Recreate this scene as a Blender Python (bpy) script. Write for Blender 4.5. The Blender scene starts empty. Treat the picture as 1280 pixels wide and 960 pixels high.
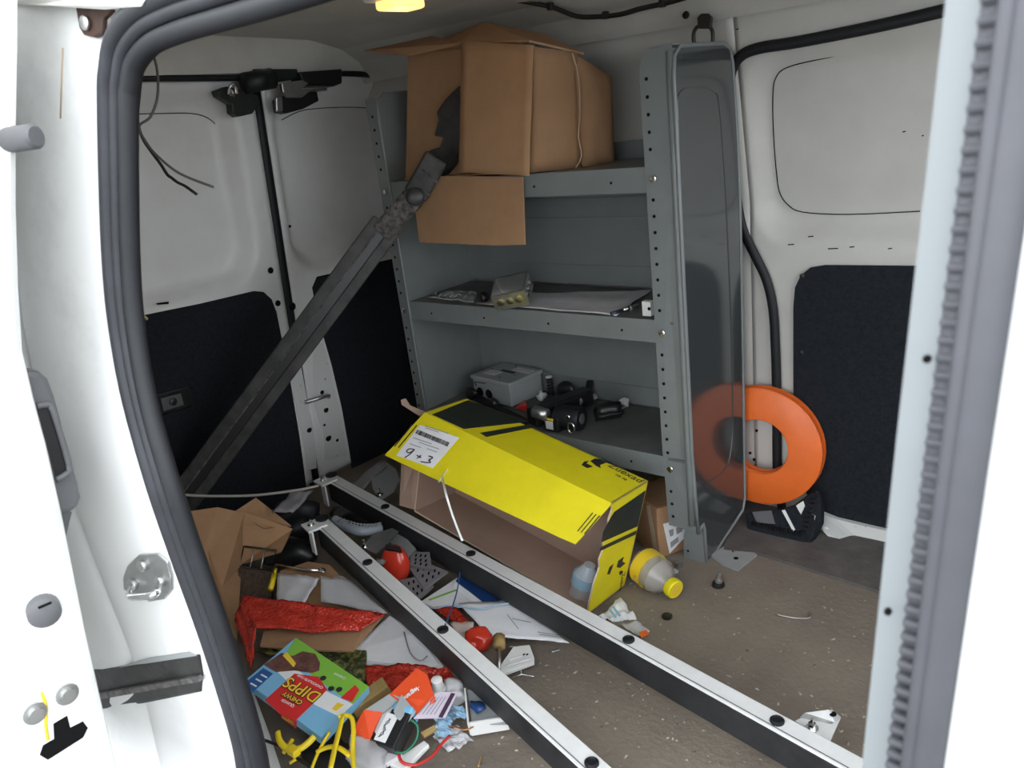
import bpy, bmesh, math, random
from mathutils import Vector, Matrix
random.seed(7)
scene = bpy.context.scene
V = Vector
# ------------------------------------------------------------------ camera
CAM = V((0.0, -0.45, 1.06)); FOC = 1000.0
FW = V((-0.62574225, 0.71270043, -0.3170248)).normalized()
RT = V((0.77113285, 0.62641917, -0.1138119)).normalized()
UP = RT.cross(FW).normalized(); RT = FW.cross(UP).normalized()
cd = bpy.data.cameras.new('camera'); co = bpy.data.objects.new('camera', cd)
scene.collection.objects.link(co); scene.camera = co
co.matrix_world = Matrix(((RT.x, UP.x, -FW.x, CAM.x), (RT.y, UP.y, -FW.y, CAM.y), (RT.z, UP.z, -FW.z, CAM.z), (0, 0, 0, 1)))
cd.sensor_width = 36; cd.lens = FOC / 1280 * 36; cd.clip_start = 0.02
cd.dof.use_dof = True; cd.dof.focus_distance = 1.6; cd.dof.aperture_fstop = 11
# ------------------------------------------------------------------ world: plain overcast sky
w = bpy.data.worlds.new('overcast_sky'); scene.world = w; w.use_nodes = True
bg = w.node_tree.nodes['Background']; bg.inputs[0].default_value = (0.90, 0.95, 1.0, 1); bg.inputs[1].default_value = 1.6
vs = scene.view_settings
vs.view_transform = 'Standard'; vs.look = 'None'; vs.exposure = 1.65; vs.gamma = 1; vs.use_curve_mapping = False

# ------------------------------------------------------------------ pixel helpers (1280x960 frame)
def ray(u, v): return RT * ((u - 640) / FOC) - UP * ((v - 480) / FOC) + FW
def P(u, v, ax, val):
    r = ray(u, v); return CAM + r * ((val - CAM[ax]) / r[ax])
def F(u, v, z=0.0): return P(u, v, 2, z)
def D(u, v, d): return CAM + ray(u, v) * d
def PP(u, v, p0, n):
    r = ray(u, v); return CAM + r * ((p0 - CAM).dot(n) / r.dot(n))
def PW(u, v, fn):            # onto a wall whose y depends on z
    y = fn(0.7)
    for _ in range(12):
        p = P(u, v, 1, y); y = fn(p.z)
    return p
def PR(u, v, fn):            # onto a wall whose x depends on z
    x = fn(0.7)
    for _ in range(12):
        p = P(u, v, 0, x); x = fn(p.z)
    return p

# ------------------------------------------------------------------ materials
MATS = {}
def mat(name, col, rough=0.6, metal=0.0, var=0.0, scale=8.0, bump=0.0, bscale=60.0, col2=None, spec=0.5, alpha=1.0, trans=0.0, emit=None, lo=0.35, hi=0.65, coat=0.0):
    if name in MATS: return MATS[name]
    m = bpy.data.materials.new(name); m.use_nodes = True
    nt = m.node_tree; b = nt.nodes['Principled BSDF']
    b.inputs['Base Color'].default_value = (*col, 1); b.inputs['Roughness'].default_value = rough
    b.inputs['Metallic'].default_value = metal; b.inputs['Specular IOR Level'].default_value = spec
    b.inputs['Alpha'].default_value = alpha; b.inputs['Transmission Weight'].default_value = trans
    if coat: b.inputs['Coat Weight'].default_value = coat
    if emit:
        b.inputs['Emission Color'].default_value = (*emit[0], 1); b.inputs['Emission Strength'].default_value = emit[1]
    tc = nt.nodes.new('ShaderNodeTexCoord')
    if var or col2:
        n = nt.nodes.new('ShaderNodeTexNoise'); n.inputs['Scale'].default_value = scale; n.inputs['Detail'].default_value = 8; n.inputs['Roughness'].default_value = 0.65
        nt.links.new(tc.outputs['Object'], n.inputs['Vector'])
        r = nt.nodes.new('ShaderNodeValToRGB'); r.color_ramp.elements[0].position = lo; r.color_ramp.elements[1].position = hi
        c2 = col2 if col2 else tuple(c * (1 - var) for c in col)
        r.color_ramp.elements[0].color = (*c2, 1); r.color_ramp.elements[1].color = (*col, 1)
        nt.links.new(n.outputs['Fac'], r.inputs['Fac']); nt.links.new(r.outputs['Color'], b.inputs['Base Color'])
    if bump:
        n2 = nt.nodes.new('ShaderNodeTexNoise'); n2.inputs['Scale'].default_value = bscale; n2.inputs['Detail'].default_value = 4
        nt.links.new(tc.outputs['Object'], n2.inputs['Vector'])
        bp = nt.nodes.new('ShaderNodeBump'); bp.inputs['Strength'].default_value = bump; bp.inputs['Distance'].default_value = 0.01
        nt.links.new(n2.outputs['Fac'], bp.inputs['Height']); nt.links.new(bp.outputs['Normal'], b.inputs['Normal'])
    MATS[name] = m; return m

M_WHITE = mat('white_body_paint', (0.80, 0.80, 0.78), 0.32, var=0.22, scale=4, lo=0.28, hi=0.48)
M_CREAM = mat('cream_inner_paint', (0.66, 0.645, 0.60), 0.45, var=0.14, scale=6)
M_CREAM2 = mat('scuffed_inner_paint', (0.60, 0.585, 0.545), 0.42, col2=(0.53, 0.515, 0.48), scale=4)
M_SCUFF = mat('chipped_white_paint', (0.70, 0.70, 0.68), 0.45, col2=(0.05, 0.05, 0.05), scale=55, lo=0.30, hi=0.36)
M_CARPET = mat('black_carpet', (0.022, 0.025, 0.031), 0.95, var=0.4, scale=120, bump=0.4, bscale=400, spec=0.15)
M_RUBBER = mat('black_rubber', (0.011, 0.012, 0.015), 0.55, var=0.3, scale=30, spec=0.4)
M_SEAL = mat('dusty_rubber_seal', (0.030, 0.031, 0.037), 0.55, col2=(0.018, 0.0185, 0.022), scale=14, spec=0.4)
M_PILLAR = mat('shaded_white_pillar_paint', (0.215, 0.232, 0.236), 0.5)  # white pillar; its shade is put into this grey base colour
M_REARW = mat('rear_door_white_paint', (0.82, 0.82, 0.81), 0.34, col2=(0.74, 0.73, 0.71), scale=4)
M_GREYSEAL = mat('grey_trim_rubber', (0.066, 0.066, 0.075), 0.6, var=0.15, scale=20)
M_GREYPL = mat('grey_plastic', (0.11, 0.11, 0.115), 0.5, var=0.1, scale=40)
M_SHELF = mat('grey_powder_coat', (0.200, 0.216, 0.216), 0.38, var=0.12, scale=9, bump=0.02, bscale=500)
M_PANEL = mat('grey_gloss_coat', (0.052, 0.058, 0.060), 0.13, var=0.10, scale=5)
M_PANEL.node_tree.nodes['Principled BSDF'].inputs['IOR'].default_value = 1.9
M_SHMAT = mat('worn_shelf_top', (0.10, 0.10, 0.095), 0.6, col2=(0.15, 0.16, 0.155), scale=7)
M_STEEL = mat('zinc_steel', (0.55, 0.55, 0.54), 0.35, 0.9, var=0.2, scale=30)
M_CHROME = mat('bright_bolt', (0.75, 0.75, 0.75), 0.2, 1.0)
M_ALU = mat('brushed_aluminium', (0.84, 0.84, 0.83), 0.45, 0.10, var=0.08, scale=25)
M_BLACKAL = mat('black_rail_side', (0.028, 0.030, 0.033), 0.5, col2=(0.012, 0.012, 0.014), scale=18)
M_BLACK = mat('black_plastic', (0.012, 0.012, 0.013), 0.4)
M_HOLE = mat('dark_hole', (0.006, 0.006, 0.006), 0.9, spec=0.1)
M_CARD = mat('brown_cardboard', (0.42, 0.245, 0.135), 0.85, var=0.16, scale=9, spec=0.2)
M_CARDIN = mat('pinkish_inner_cardboard', (0.40, 0.275, 0.215), 0.85, var=0.12, scale=8, spec=0.2)
M_CARDEDGE = mat('pale_cardboard_edge', (0.55, 0.43, 0.31), 0.9)
M_YEL = mat('yellow_print', (0.84, 0.72, 0.010), 0.5, var=0.10, scale=10)
M_DKGRN = mat('dark_olive_print', (0.022, 0.028, 0.022), 0.5, var=0.25, scale=30)
M_PAPER = mat('white_paper', (0.86, 0.86, 0.88), 0.7, var=0.08, scale=14)
M_PAPER2 = mat('greyish_paper', (0.68, 0.67, 0.69), 0.75, var=0.16, scale=20)
M_INK = mat('black_ink', (0.02, 0.02, 0.022), 0.6)
M_GINK = mat('grey_ink', (0.30, 0.30, 0.32), 0.7)
M_RED = mat('red_bubble_plastic', (0.62, 0.045, 0.025), 0.14, var=0.3, scale=25, bump=0.5, bscale=130)
def bubbles(m, sc):
    nt = m.node_tree; bp = [n for n in nt.nodes if n.type == 'BUMP'][0]; v = nt.nodes.new('ShaderNodeTexVoronoi'); v.inputs['Scale'].default_value = sc
    tc = nt.nodes.new('ShaderNodeTexCoord'); nt.links.new(tc.outputs['Object'], v.inputs['Vector']); nt.links.new(v.outputs['Distance'], bp.inputs['Height']); bp.invert = True; bp.inputs['Strength'].default_value = .8; bp.inputs['Distance'].default_value = .004
bubbles(M_RED, 150)
M_REDS = mat('red_smooth_plastic', (0.70, 0.05, 0.025), 0.18, var=0.2, scale=8)
M_ORANGE = mat('orange_reel_plastic', (0.86, 0.165, 0.025), 0.42, var=0.12, scale=14)
M_ORBOX = mat('orange_carton_print', (0.82, 0.09, 0.025), 0.4)
M_BLUE = mat('sky_blue_print', (0.22, 0.50, 0.74), 0.4)
M_DBLUE = mat('royal_blue_print', (0.02, 0.11, 0.34), 0.4)
M_NAVY = mat('navy_cover', (0.012, 0.045, 0.16), 0.45)
M_GREEN = mat('lime_green_print', (0.22, 0.50, 0.06), 0.4)
M_BROWNP = mat('chocolate_print', (0.085, 0.03, 0.028), 0.4, col2=(0.20, 0.09, 0.07), scale=60)
M_REDP = mat('red_print', (0.68, 0.03, 0.03), 0.4)
M_GOLDT = mat('gold_lettering', (0.85, 0.58, 0.05), 0.4)
M_WHITEP = mat('white_print', (0.80, 0.80, 0.80), 0.5)
M_YCABLE = mat('yellow_plastic', (0.80, 0.60, 0.02), 0.4)
M_WOOD = mat('golden_wood', (0.42, 0.28, 0.10), 0.6, var=0.3, scale=30)
M_WPL = mat('white_plastic', (0.76, 0.76, 0.74), 0.35)
M_LGREY = mat('light_grey_enamel', (0.33, 0.345, 0.345), 0.4, var=0.06, scale=20)
M_GPLATE = mat('grey_slotted_plastic', (0.22, 0.21, 0.22), 0.55, var=0.1, scale=20)
M_IRON = mat('weathered_black_metal', (0.055, 0.053, 0.050), 0.55, 0.2, col2=(0.02, 0.02, 0.02), scale=22, bump=0.1)
M_IRONL = mat('scratched_iron', (0.22, 0.20, 0.19), 0.5, 0.4, col2=(0.04, 0.04, 0.04), scale=70)
M_TISSUE = mat('white_tissue', (0.78, 0.78, 0.78), 0.8)
def glassy(name, col, rough, alpha):
    if name in MATS: return MATS[name]
    m = mat(name, col, rough, spec=0.6); nt = m.node_tree; b = nt.nodes['Principled BSDF']
    tr = nt.nodes.new('ShaderNodeBsdfTransparent'); mx = nt.nodes.new('ShaderNodeMixShader'); mx.inputs[0].default_value = alpha
    nt.links.new(tr.outputs[0], mx.inputs[1]); nt.links.new(b.outputs[0], mx.inputs[2])
    nt.links.new(mx.outputs[0], nt.nodes['Material Output'].inputs[0]); return m
M_CLEAR = glassy('clear_bottle_plastic', (0.80, 0.82, 0.84), 0.08, 0.36)
M_FILM = glassy('clear_film', (0.80, 0.80, 0.82), 0.12, 0.45)
M_SMOKE = glassy('smoky_bottle_plastic', (0.40, 0.37, 0.33), 0.12, 0.55)
M_BLUEF = glassy('pale_blue_film', (0.40, 0.62, 0.80), 0.15, 0.65)
# floor: plywood under dirt
def floor_mat():
    m = mat('dirty_plywood_floor', (0.255, 0.215, 0.170), 0.75, col2=(0.160, 0.130, 0.105), scale=3.2, lo=0.30, hi=0.70, bump=0.25, bscale=90)
    nt = m.node_tree; b = nt.nodes['Principled BSDF']
    old = b.inputs['Base Color'].links[0].from_socket
    tc = nt.nodes.new('ShaderNodeTexCoord'); n = nt.nodes.new('ShaderNodeTexNoise'); n.inputs['Scale'].default_value = 190; n.inputs['Detail'].default_value = 3
    nt.links.new(tc.outputs['Object'], n.inputs['Vector'])
    r = nt.nodes.new('ShaderNodeValToRGB'); r.color_ramp.elements[0].position = 0.66; r.color_ramp.elements[1].position = 0.80
    r.color_ramp.elements[0].color = (0, 0, 0, 1); r.color_ramp.elements[1].color = (0.6, 0.6, 0.6, 1)
    nt.links.new(n.outputs['Fac'], r.inputs['Fac'])
    mx = nt.nodes.new('ShaderNodeMix'); mx.data_type = 'RGBA'
    nt.links.new(r.outputs['Color'], mx.inputs['Factor']); nt.links.new(old, mx.inputs['A']); mx.inputs['B'].default_value = (0.36, 0.31, 0.25, 1)
    nt.links.new(mx.outputs['Result'], b.inputs['Base Color']); return m
M_FLOOR = floor_mat()
M_STRIP = mat('grey_worn_plank', (0.15, 0.135, 0.125), 0.7, col2=(0.075, 0.07, 0.068), scale=9, bump=0.2)
M_GROUND = mat('asphalt', (0.16, 0.16, 0.16), 0.9, var=0.3, scale=30)

# ------------------------------------------------------------------ mesh helpers (world coordinates in, parented and offset here)
ORG = {}
def wo(o): return ORG.get(o.name, V((0, 0, 0)))
def link(o, parent, org):
    scene.collection.objects.link(o); ORG[o.name] = org
    if parent is not None:
        o.parent = parent; o.location = org - wo(parent)
    else: o.location = org
    return o
def tag(o, label=None, cat=None, group=None, kind=None):
    if label: o['label'] = label
    if cat: o['category'] = cat
    if group: o['group'] = group
    if kind: o['kind'] = kind
    return o
def thing(name, loc, label, cat, group=None):
    o = bpy.data.objects.new(name, None); o.empty_display_size = 0.05
    link(o, None, V(loc)); return tag(o, label, cat, group)
def mesh(name, verts, faces, m, parent=None, smooth=False, bevel=0.0, mats=None, midx=None):
    verts = [V(p) for p in verts]
    lo = V((min(p.x for p in verts), min(p.y for p in verts), min(p.z for p in verts))); hi = V((max(p.x for p in verts), max(p.y for p in verts), max(p.z for p in verts)))
    org = V(((lo.x + hi.x) / 2, (lo.y + hi.y) / 2, lo.z))
    me = bpy.data.meshes.new(name); me.from_pydata([p - org for p in verts], [], faces)
    bm = bmesh.new(); bm.from_mesh(me); bmesh.ops.recalc_face_normals(bm, faces=bm.faces); bm.to_mesh(me); bm.free()
    if mats:
        for mm in mats: me.materials.append(mm)
        for p, i in zip(me.polygons, midx): p.material_index = i
    else: me.materials.append(m)
    if smooth:
        for p in me.polygons: p.use_smooth = True
    o = bpy.data.objects.new(name, me); link(o, parent, org)
    if bevel:
        b = o.modifiers.new('bevel', 'BEVEL'); b.width = bevel; b.segments = 2; b.limit_method = 'ANGLE'; b.angle_limit = math.radians(40)
    return o
BF = [(0, 1, 3, 2), (4, 6, 7, 5), (0, 4, 5, 1), (2, 3, 7, 6), (0, 2, 6, 4), (1, 5, 7, 3)]
def rotm(w):
    w = V(w); return Matrix.Rotation(w.length, 3, w.normalized()) if w.length > 1e-9 else Matrix.Identity(3)
def box(name, c, d, m, parent=None, R=None, bevel=0.0):
    R = R or Matrix.Identity(3); c = V(c)
    vs_ = [c + R @ V(((i - .5) * d[0], (j - .5) * d[1], (k - .5) * d[2])) for i in (0, 1) for j in (0, 1) for k in (0, 1)]
    return mesh(name, vs_, BF, m, parent, bevel=bevel)
def axes(a, b):              # rotation whose x axis is a and z axis is nearest b
    x = V(a).normalized(); z = V(b) - x * V(b).dot(x); z.normalize(); y = z.cross(x)
    return Matrix(((x.x, y.x, z.x), (x.y, y.y, z.y), (x.z, y.z, z.z)))
def bar(name, a, b, wd, h, m, parent=None, up=(0, 0, 1), bevel=0.0):
    a = V(a); b = V(b); return box(name, (a + b) / 2, ((b - a).length, wd, h), m, parent, axes(b - a, up), bevel)
def spline(pts, n=8, closed=False):
    pts = [V(p) for p in pts]; out = []; N = len(pts); rng = N if closed else N - 1
    for i in range(rng):
        g = (lambda k: pts[k % N]) if closed else (lambda k: pts[max(0, min(N - 1, k))])
        p0, p1, p2, p3 = g(i - 1), g(i), g(i + 1), g(i + 2)
        for s in range(n):
            t = s / n
            out.append(.5 * ((2 * p1) + (p2 - p0) * t + (2 * p0 - 5 * p1 + 4 * p2 - p3) * t * t + (3 * p1 - p0 - 3 * p2 + p3) * t ** 3))
    if not closed: out.append(pts[-1])
    return out
def tube_geo(pts, r, segs=8, flat=None, closed=False):
    pts = [V(p) for p in pts]; N = len(pts); vs_ = []; fs = []
    nrm = None
    for i, p in enumerate(pts):
        t = (pts[(i + 1) % N] - pts[i - 1]) if closed else (pts[min(i + 1, N - 1)] - pts[max(i - 1, 0)])
        t = t.normalized() if t.length > 1e-9 else V((0, 0, 1))
        if flat is not None: a = V(flat) - t * V(flat).dot(t)
        elif nrm is None: a = t.orthogonal()
        else: a = nrm - t * nrm.dot(t)
        a.normalize(); nrm = a; b = t.cross(a)
        ra, rb = (r if isinstance(r, tuple) else (r, r))
        for s in range(segs):
            an = 2 * math.pi * (s + .5) / segs; vs_.append(p + a * (ra * math.cos(an)) + b * (rb * math.sin(an)))
    for i in range(N if closed else N - 1):
        j = (i + 1) % N
        for s in range(segs):
            fs.append((i * segs + s, i * segs + (s + 1) % segs, j * segs + (s + 1) % segs, j * segs + s))
    if not closed: fs += [tuple(range(segs)), tuple((N - 1) * segs + s for s in range(segs))]
    return vs_, fs
def tube(name, pts, r, m, parent=None, segs=8, flat=None, closed=False, sm=0):
    if sm: pts = spline(pts, sm, closed)
    v_, f_ = tube_geo(pts, r, segs, flat, closed); return mesh(name, v_, f_, m, parent, smooth=segs > 4)
def lathe(name, prof, o, axis, m, parent=None, segs=24, smooth=True):
    o = V(o); ax = V(axis).normalized(); a = ax.orthogonal().normalized(); b = ax.cross(a); vs_ = []; fs = []
    for r, h in prof:
        for s in range(segs):
            t = 2 * math.pi * s / segs; vs_.append(o + ax * h + a * (r * math.cos(t)) + b * (r * math.sin(t)))
    n = len(prof)
    for i in range(n - 1):
        for s in range(segs): fs.append((i * segs + s, i * segs + (s + 1) % segs, (i + 1) * segs + (s + 1) % segs, (i + 1) * segs + s))
    if prof[0] != prof[-1]: fs += [tuple(range(segs)), tuple((n - 1) * segs + s for s in range(segs))]
    ob = mesh(name, vs_, fs, m, parent, smooth=smooth)
    if smooth:
        e = ob.modifiers.new('split', 'EDGE_SPLIT'); e.split_angle = math.radians(38)
    return ob
def disc(name, c, axis, r, h, m, parent=None, segs=14): return lathe(name, [(r * .85, 0), (r, h * .3), (r, h * .8), (r * .8, h)], c, axis, m, parent, segs)
def normal_of(pts):
    n = V((0, 0, 0)); N = len(pts)
    for i in range(N): n += V(pts[i]).cross(V(pts[(i + 1) % N]))
    return n.normalized()
def slab(name, pts, th, m, parent=None, n=None, bevel=0.0):      # polygon with thickness, grown away from the viewer
    pts = [V(p) for p in pts]; n = n or normal_of(pts)
    if n.dot(pts[0] - CAM) < 0: n = -n
    N = len(pts); vs_ = pts + [p + n * th for p in pts]
    fs = [tuple(range(N)), tuple(range(2 * N - 1, N - 1, -1))] + [(i, (i + 1) % N, N + (i + 1) % N, N + i) for i in range(N)]
    return mesh(name, vs_, fs, m, parent, bevel=bevel)
def decal(name, uvs, p0, n, m, parent, lift=0.0008):
    n = V(n).normalized()
    if n.dot(CAM - V(p0)) < 0: n = -n
    pts = [PP(u, v, V(p0) + n * lift, n) for u, v in uvs]
    return slab(name, pts, lift * .7, m, parent, -n)
def cloth(name, q, nu, nv, th, m, parent=None, amp=0.0, seed=0, freq=3.0, bulge=0.0, smooth=True, fold=0.0):
    rnd = random.Random(seed); ph = [rnd.uniform(0, 6.28) for _ in range(8)]
    a, b, c, d = [V(p) for p in q]; n = (b - a).cross(d - a).normalized()
    if n.dot(CAM - a) < 0: n = -n
    g = []
    for j in range(nv + 1):
        for i in range(nu + 1):
            s, t = i / nu, j / nv
            p = a * (1 - s) * (1 - t) + b * s * (1 - t) + c * s * t + d * (1 - s) * t
            h = amp * (math.sin(freq * 3.1 * s + ph[0] + 2 * t) * .5 + math.sin(freq * 4.3 * t + ph[1] - 3 * s) * .4 + math.sin(freq * 7 * (s + t) + ph[2]) * .25 + rnd.uniform(-.35, .35))
            h += bulge * math.sin(math.pi * s) ** .7 * math.sin(math.pi * t) ** .7 + fold * abs(s - .5)
            g.append(p + n * h)
    N = len(g); W = nu + 1; vs_ = g + [p - n * th for p in g]; fs = []
    for j in range(nv):
        for i in range(nu):
            k = j * W + i; fs.append((k, k + 1, k + W + 1, k + W)); fs.append((N + k, N + k + W, N + k + W + 1, N + k + 1))
    rim = [i for i in range(W)] + [j * W + nu for j in range(1, nv + 1)] + [nv * W + i for i in range(nu - 1, -1, -1)] + [j * W for j in range(nv - 1, 0, -1)]
    for i in range(len(rim)): x, y = rim[i], rim[(i + 1) % len(rim)]; fs.append((x, y, N + y, N + x))
    return mesh(name, vs_, fs, m, parent, smooth=smooth)
def blob(name, c, r, m, parent=None, amp=0.15, seed=0, sub=3, R=None):
    bm = bmesh.new(); bmesh.ops.create_icosphere(bm, subdivisions=sub, radius=1); rnd = random.Random(seed); ph = [V((rnd.uniform(-3, 3), rnd.uniform(-3, 3), rnd.uniform(-3, 3))) for _ in range(7)]
    vs_ = []; R = R or Matrix.Identity(3)
    for v in bm.verts:
        k = 1 + amp * sum(math.sin(v.co.dot(p) * 1.7 + i) for i, p in enumerate(ph)) / 3
        q = v.co * k; vs_.append(V(c) + R @ V((q.x * r[0], q.y * r[1], q.z * r[2])))
    fs = [tuple(v.index for v in f.verts) for f in bm.faces]; bm.free()
    return mesh(name, vs_, fs, m, parent, smooth=True)
def text(name, s, o, xd, yd, size, m, parent=None, bold=0.0, lift=0.001, align='CENTER'):
    cu = bpy.data.curves.new(name, 'FONT'); cu.body = s; cu.size = size; cu.extrude = 0.0002; cu.offset = bold; cu.align_x = align; cu.align_y = 'CENTER'
    to = bpy.data.objects.new(name, cu); me = bpy.data.meshes.new_from_object(to); bpy.data.objects.remove(to)
    x = V(xd).normalized(); n = x.cross(V(yd)).normalized(); y = n.cross(x); o = V(o) + n * lift
    me.transform(Matrix(((x.x, y.x, n.x, 0), (x.y, y.y, n.y, 0), (x.z, y.z, n.z, 0), (0, 0, 0, 1))))
    me.materials.clear(); me.materials.append(m); ob = bpy.data.objects.new(name, me); link(ob, parent, o); return ob
def sst(a, b, x): t = max(0, min(1, (x - a) / (b - a))); return t * t * (3 - 2 * t)
def rrect_d(x, y, cx, cy, hx, hy, r):        # signed distance to a rounded rectangle
    qx = abs(x - cx) - hx + r; qy = abs(y - cy) - hy + r
    return math.hypot(max(qx, 0), max(qy, 0)) + min(max(qx, qy), 0) - r
def rrect_pts(x0, x1, y0, y1, r, n=6):
    out = []
    for cx, cy, a0 in ((x1 - r, y1 - r, 0), (x0 + r, y1 - r, 90), (x0 + r, y0 + r, 180), (x1 - r, y0 + r, 270)):
        for i in range(n + 1): a = math.radians(a0 + 90 * i / n); out.append((cx + r * math.cos(a), cy + r * math.sin(a)))
    return out
def struct(o, label=None): 
    o['kind'] = 'structure'
    if label: o['label'] = label
    return o

# ================================================================== SETTING
struct(box('ground', (0, -2, -0.60), (30, 30, 0.1), M_GROUND), 'grey asphalt outside the van')
struct(box('floor', (-0.75, 0.625, -0.025), (2.75, 1.52, 0.05), M_FLOOR), 'dirty brown plywood van floor')
st = [F(947, 694), F(1095, 741), V((0.6, 1.02, 0)), V((0.6, 1.385, 0)), V((-0.86, 1.385, 0)), F(905, 690)]
struct(slab('trim_1', [p + V((0, 0, .008)) for p in st], .008, M_STRIP, n=V((0, 0, -1))), 'grey worn plank strip along the far wall')

def fy(z): return 1.385 - max(0, z - 0.80) * 0.17         # far wall surface
def rx(z): return -2.07 + 0.09 * max(0, min(z, 1.25))      # rear door surface
def ny(z): return -0.10 + max(0, z - 0.75) * 0.16          # near body side
# ceiling with rolled far rail, extruded along the van
prof = [(0.035, 1.20), (0.045, 1.25), (0.08, 1.29), (0.17, 1.315), (0.62, 1.335), (1.06, 1.315), (1.17, 1.29), (1.235, 1.255), (1.27, 1.215), (1.285, 1.20)]
vs_ = []; fs = []
for x in (-2.06, 0.62):
    for y, z in prof: vs_.append((x, y, z))
for x in (-2.06, 0.62):
    for y, z in prof: vs_.append((x, y + (-.03 if y < .6 else .03), z + .03))
n = len(prof)
for i in range(n - 1):
    fs.append((i, i + 1, n + i + 1, n + i)); fs.append((2 * n + i, 3 * n + i, 3 * n + i + 1, 2 * n + i + 1))
fs += [tuple(range(n)) + tuple(range(3 * n - 1, 2 * n - 1, -1)), (0, n, 3 * n, 2 * n), (n - 1, 2 * n - 1, 4 * n - 1, 3 * n - 1)]
ceil = struct(mesh('ceiling', vs_, fs, M_CREAM), 'dull cream van roof lining panel')
for x, wd in ((-1.02, .10), (-0.40, .10), (0.15, .1)):
    pr = [(y, z) for y, z in prof[2:-4]]; v2 = []; f2 = []
    for xx in (x - wd / 2, x + wd / 2):
        for y, z in pr: v2.append((xx, y, z)); 
        for y, z in pr: v2.append((xx + (.012 if xx < x else -.012), .62 + (y - .62) * .975, z - .028))
    k = len(pr)
    for i in range(k - 1):
        f2 += [(i, i + 1, k + i + 1, k + i), (2 * k + i, 3 * k + i, 3 * k + i + 1, 2 * k + i + 1), (k + i, k + i + 1, 3 * k + i + 1, 3 * k + i)]
    mesh('roof_bow', v2, f2, M_CREAM, ceil)
# rear header box section
hz0 = PR(350, 95, rx).z
hd = [(1.40, hz0 - .02), (1.30, hz0), (0.62, hz0 + .012), (0.06, hz0 - .01), (0.03, 1.17)]
vs_ = []; 
top = [(1.40, 1.30), (1.30, 1.315), (0.62, 1.34), (0.06, 1.31), (0.03, 1.26)]
for (y, z), (y2, z2) in zip(hd, top):
    vs_ += [(-1.925, y, z), (-1.905, y2, z2), (-2.06, y, z + .01), (-2.06, y2, z2)]
fs = []
for i in range(4):
    a = i * 4; b = a + 4
    fs += [(a, b, b + 1, a + 1), (a, a + 2, b + 2, b), (a + 2, a + 3, b + 3, b + 2), (a + 1, b + 1, b + 3, a + 3)]
struct(mesh('trim_2', vs_, fs, M_CREAM), 'cream roof header above the rear doors')
for u, v in ((295, 50), (490, 88)):
    p = P(u, v, 0, -1.915); disc('header_hole', p, (1, 0, 0), .004, .002, M_HOLE, bpy.data.objects['trim_2'], 8)
tube('header_gap', [P(345, 37, 0, -1.88), P(400, 43, 0, -1.88), P(470, 56, 0, -1.88), P(510, 65, 0, -1.88)], .0035, M_HOLE, bpy.data.objects['trim_2'], 6)
tube('header_seal', [P(172, 98, 0, -1.93), P(310, 97, 0, -1.93), P(430, 92, 0, -1.93), P(480, 98, 0, -1.93), P(512, 112, 0, -1.93)], .008, M_RUBBER, bpy.data.objects['trim_2'], 8, sm=6)

# ---- far wall: body side behind the shelf, then the blanked sliding door on the right
def grid(name, x0, x1, z0, z1, nx, nz, fn, m, parent=None, back=0.012, along='y', sgn=1):
    g = []; W = nx + 1
    for j in range(nz + 1):
        for i in range(W):
            a = x0 + (x1 - x0) * i / nx; z = z0 + (z1 - z0) * j / nz; g.append(V(fn(a, z)))
    off = V((0, back, 0)) if along == 'y' else V((-back, 0, 0)); N = len(g); vs_ = g + [p + off * sgn for p in g]; fs = []
    for j in range(nz):
        for i in range(nx):
            k = j * W + i; fs += [(k, k + 1, k + W + 1, k + W), (N + k, N + k + W, N + k + W + 1, N + k + 1)]
    rim = list(range(W)) + [j * W + nx for j in range(1, nz + 1)] + [nz * W + i for i in range(nx - 1, -1, -1)] + [j * W for j in range(nz - 1, 0, -1)]
    for i in range(len(rim)): x, y = rim[i], rim[(i + 1) % len(rim)]; fs.append((x, y, N + y, N + x))
    return mesh(name, vs_, fs, m, parent, smooth=True)
def far_body(x, z):
    y = fy(z)
    d = rrect_d(x, z, -1.35, 1.0, .46, .17, .06)         # pressed rail above the shelf back
    y += .03 * sst(0.0, -.04, d)
    return (x, y, z)
wall_far = struct(grid('wall_far', -2.07, -0.80, 0, 1.245, 60, 60, far_body, M_CREAM2, back=.03), 'cream painted body side behind the grey shelf')
DX0 = P(968, 170, 1, fy(.95)).x; DZ0 = P(1060, 272, 1, fy(.8)).z
def far_door(x, z):
    y = fy(z)
    d = rrect_d(x, z, DX0 + .50, DZ0 + .155, .53, .18, .07)
    y += .024 * sst(0.045, -.02, d)
    return (x, y, z)
wf2 = struct(grid('door_1', -0.80, 0.62, 0.0, 1.245, 118, 90, far_door, M_CREAM2, back=.03), 'white blanked sliding door of the far side, seen from inside')
# seam line of the stamped panel
seam = [(1150, 50), (1100, 60), (1030, 73), (985, 84), (970, 97), (966, 120), (967, 170), (971, 220), (975, 242), (985, 256), (1003, 265), (1060, 268), (1150, 264)]
tube('panel_seam', [PW(u, v, lambda z: fy(z) + .0195) for u, v in seam], .0012, M_HOLE, wf2, 5, sm=4)
# black door seal
seal = [(1185, 12), (1100, 32), (1000, 52), (950, 60), (926, 70), (915, 88), (912, 115), (914, 180), (920, 240), (928, 285), (945, 322), (958, 350), (966, 385), (969, 430), (971, 500), (971, 560), (972, 600), (978, 640)]
tube('door_seal', [PW(u, v, lambda z: fy(z) - .012) for u, v in seal], (.008, .012), M_RUBBER, wf2, 10, flat=(0, 1, 0), sm=5)
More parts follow.
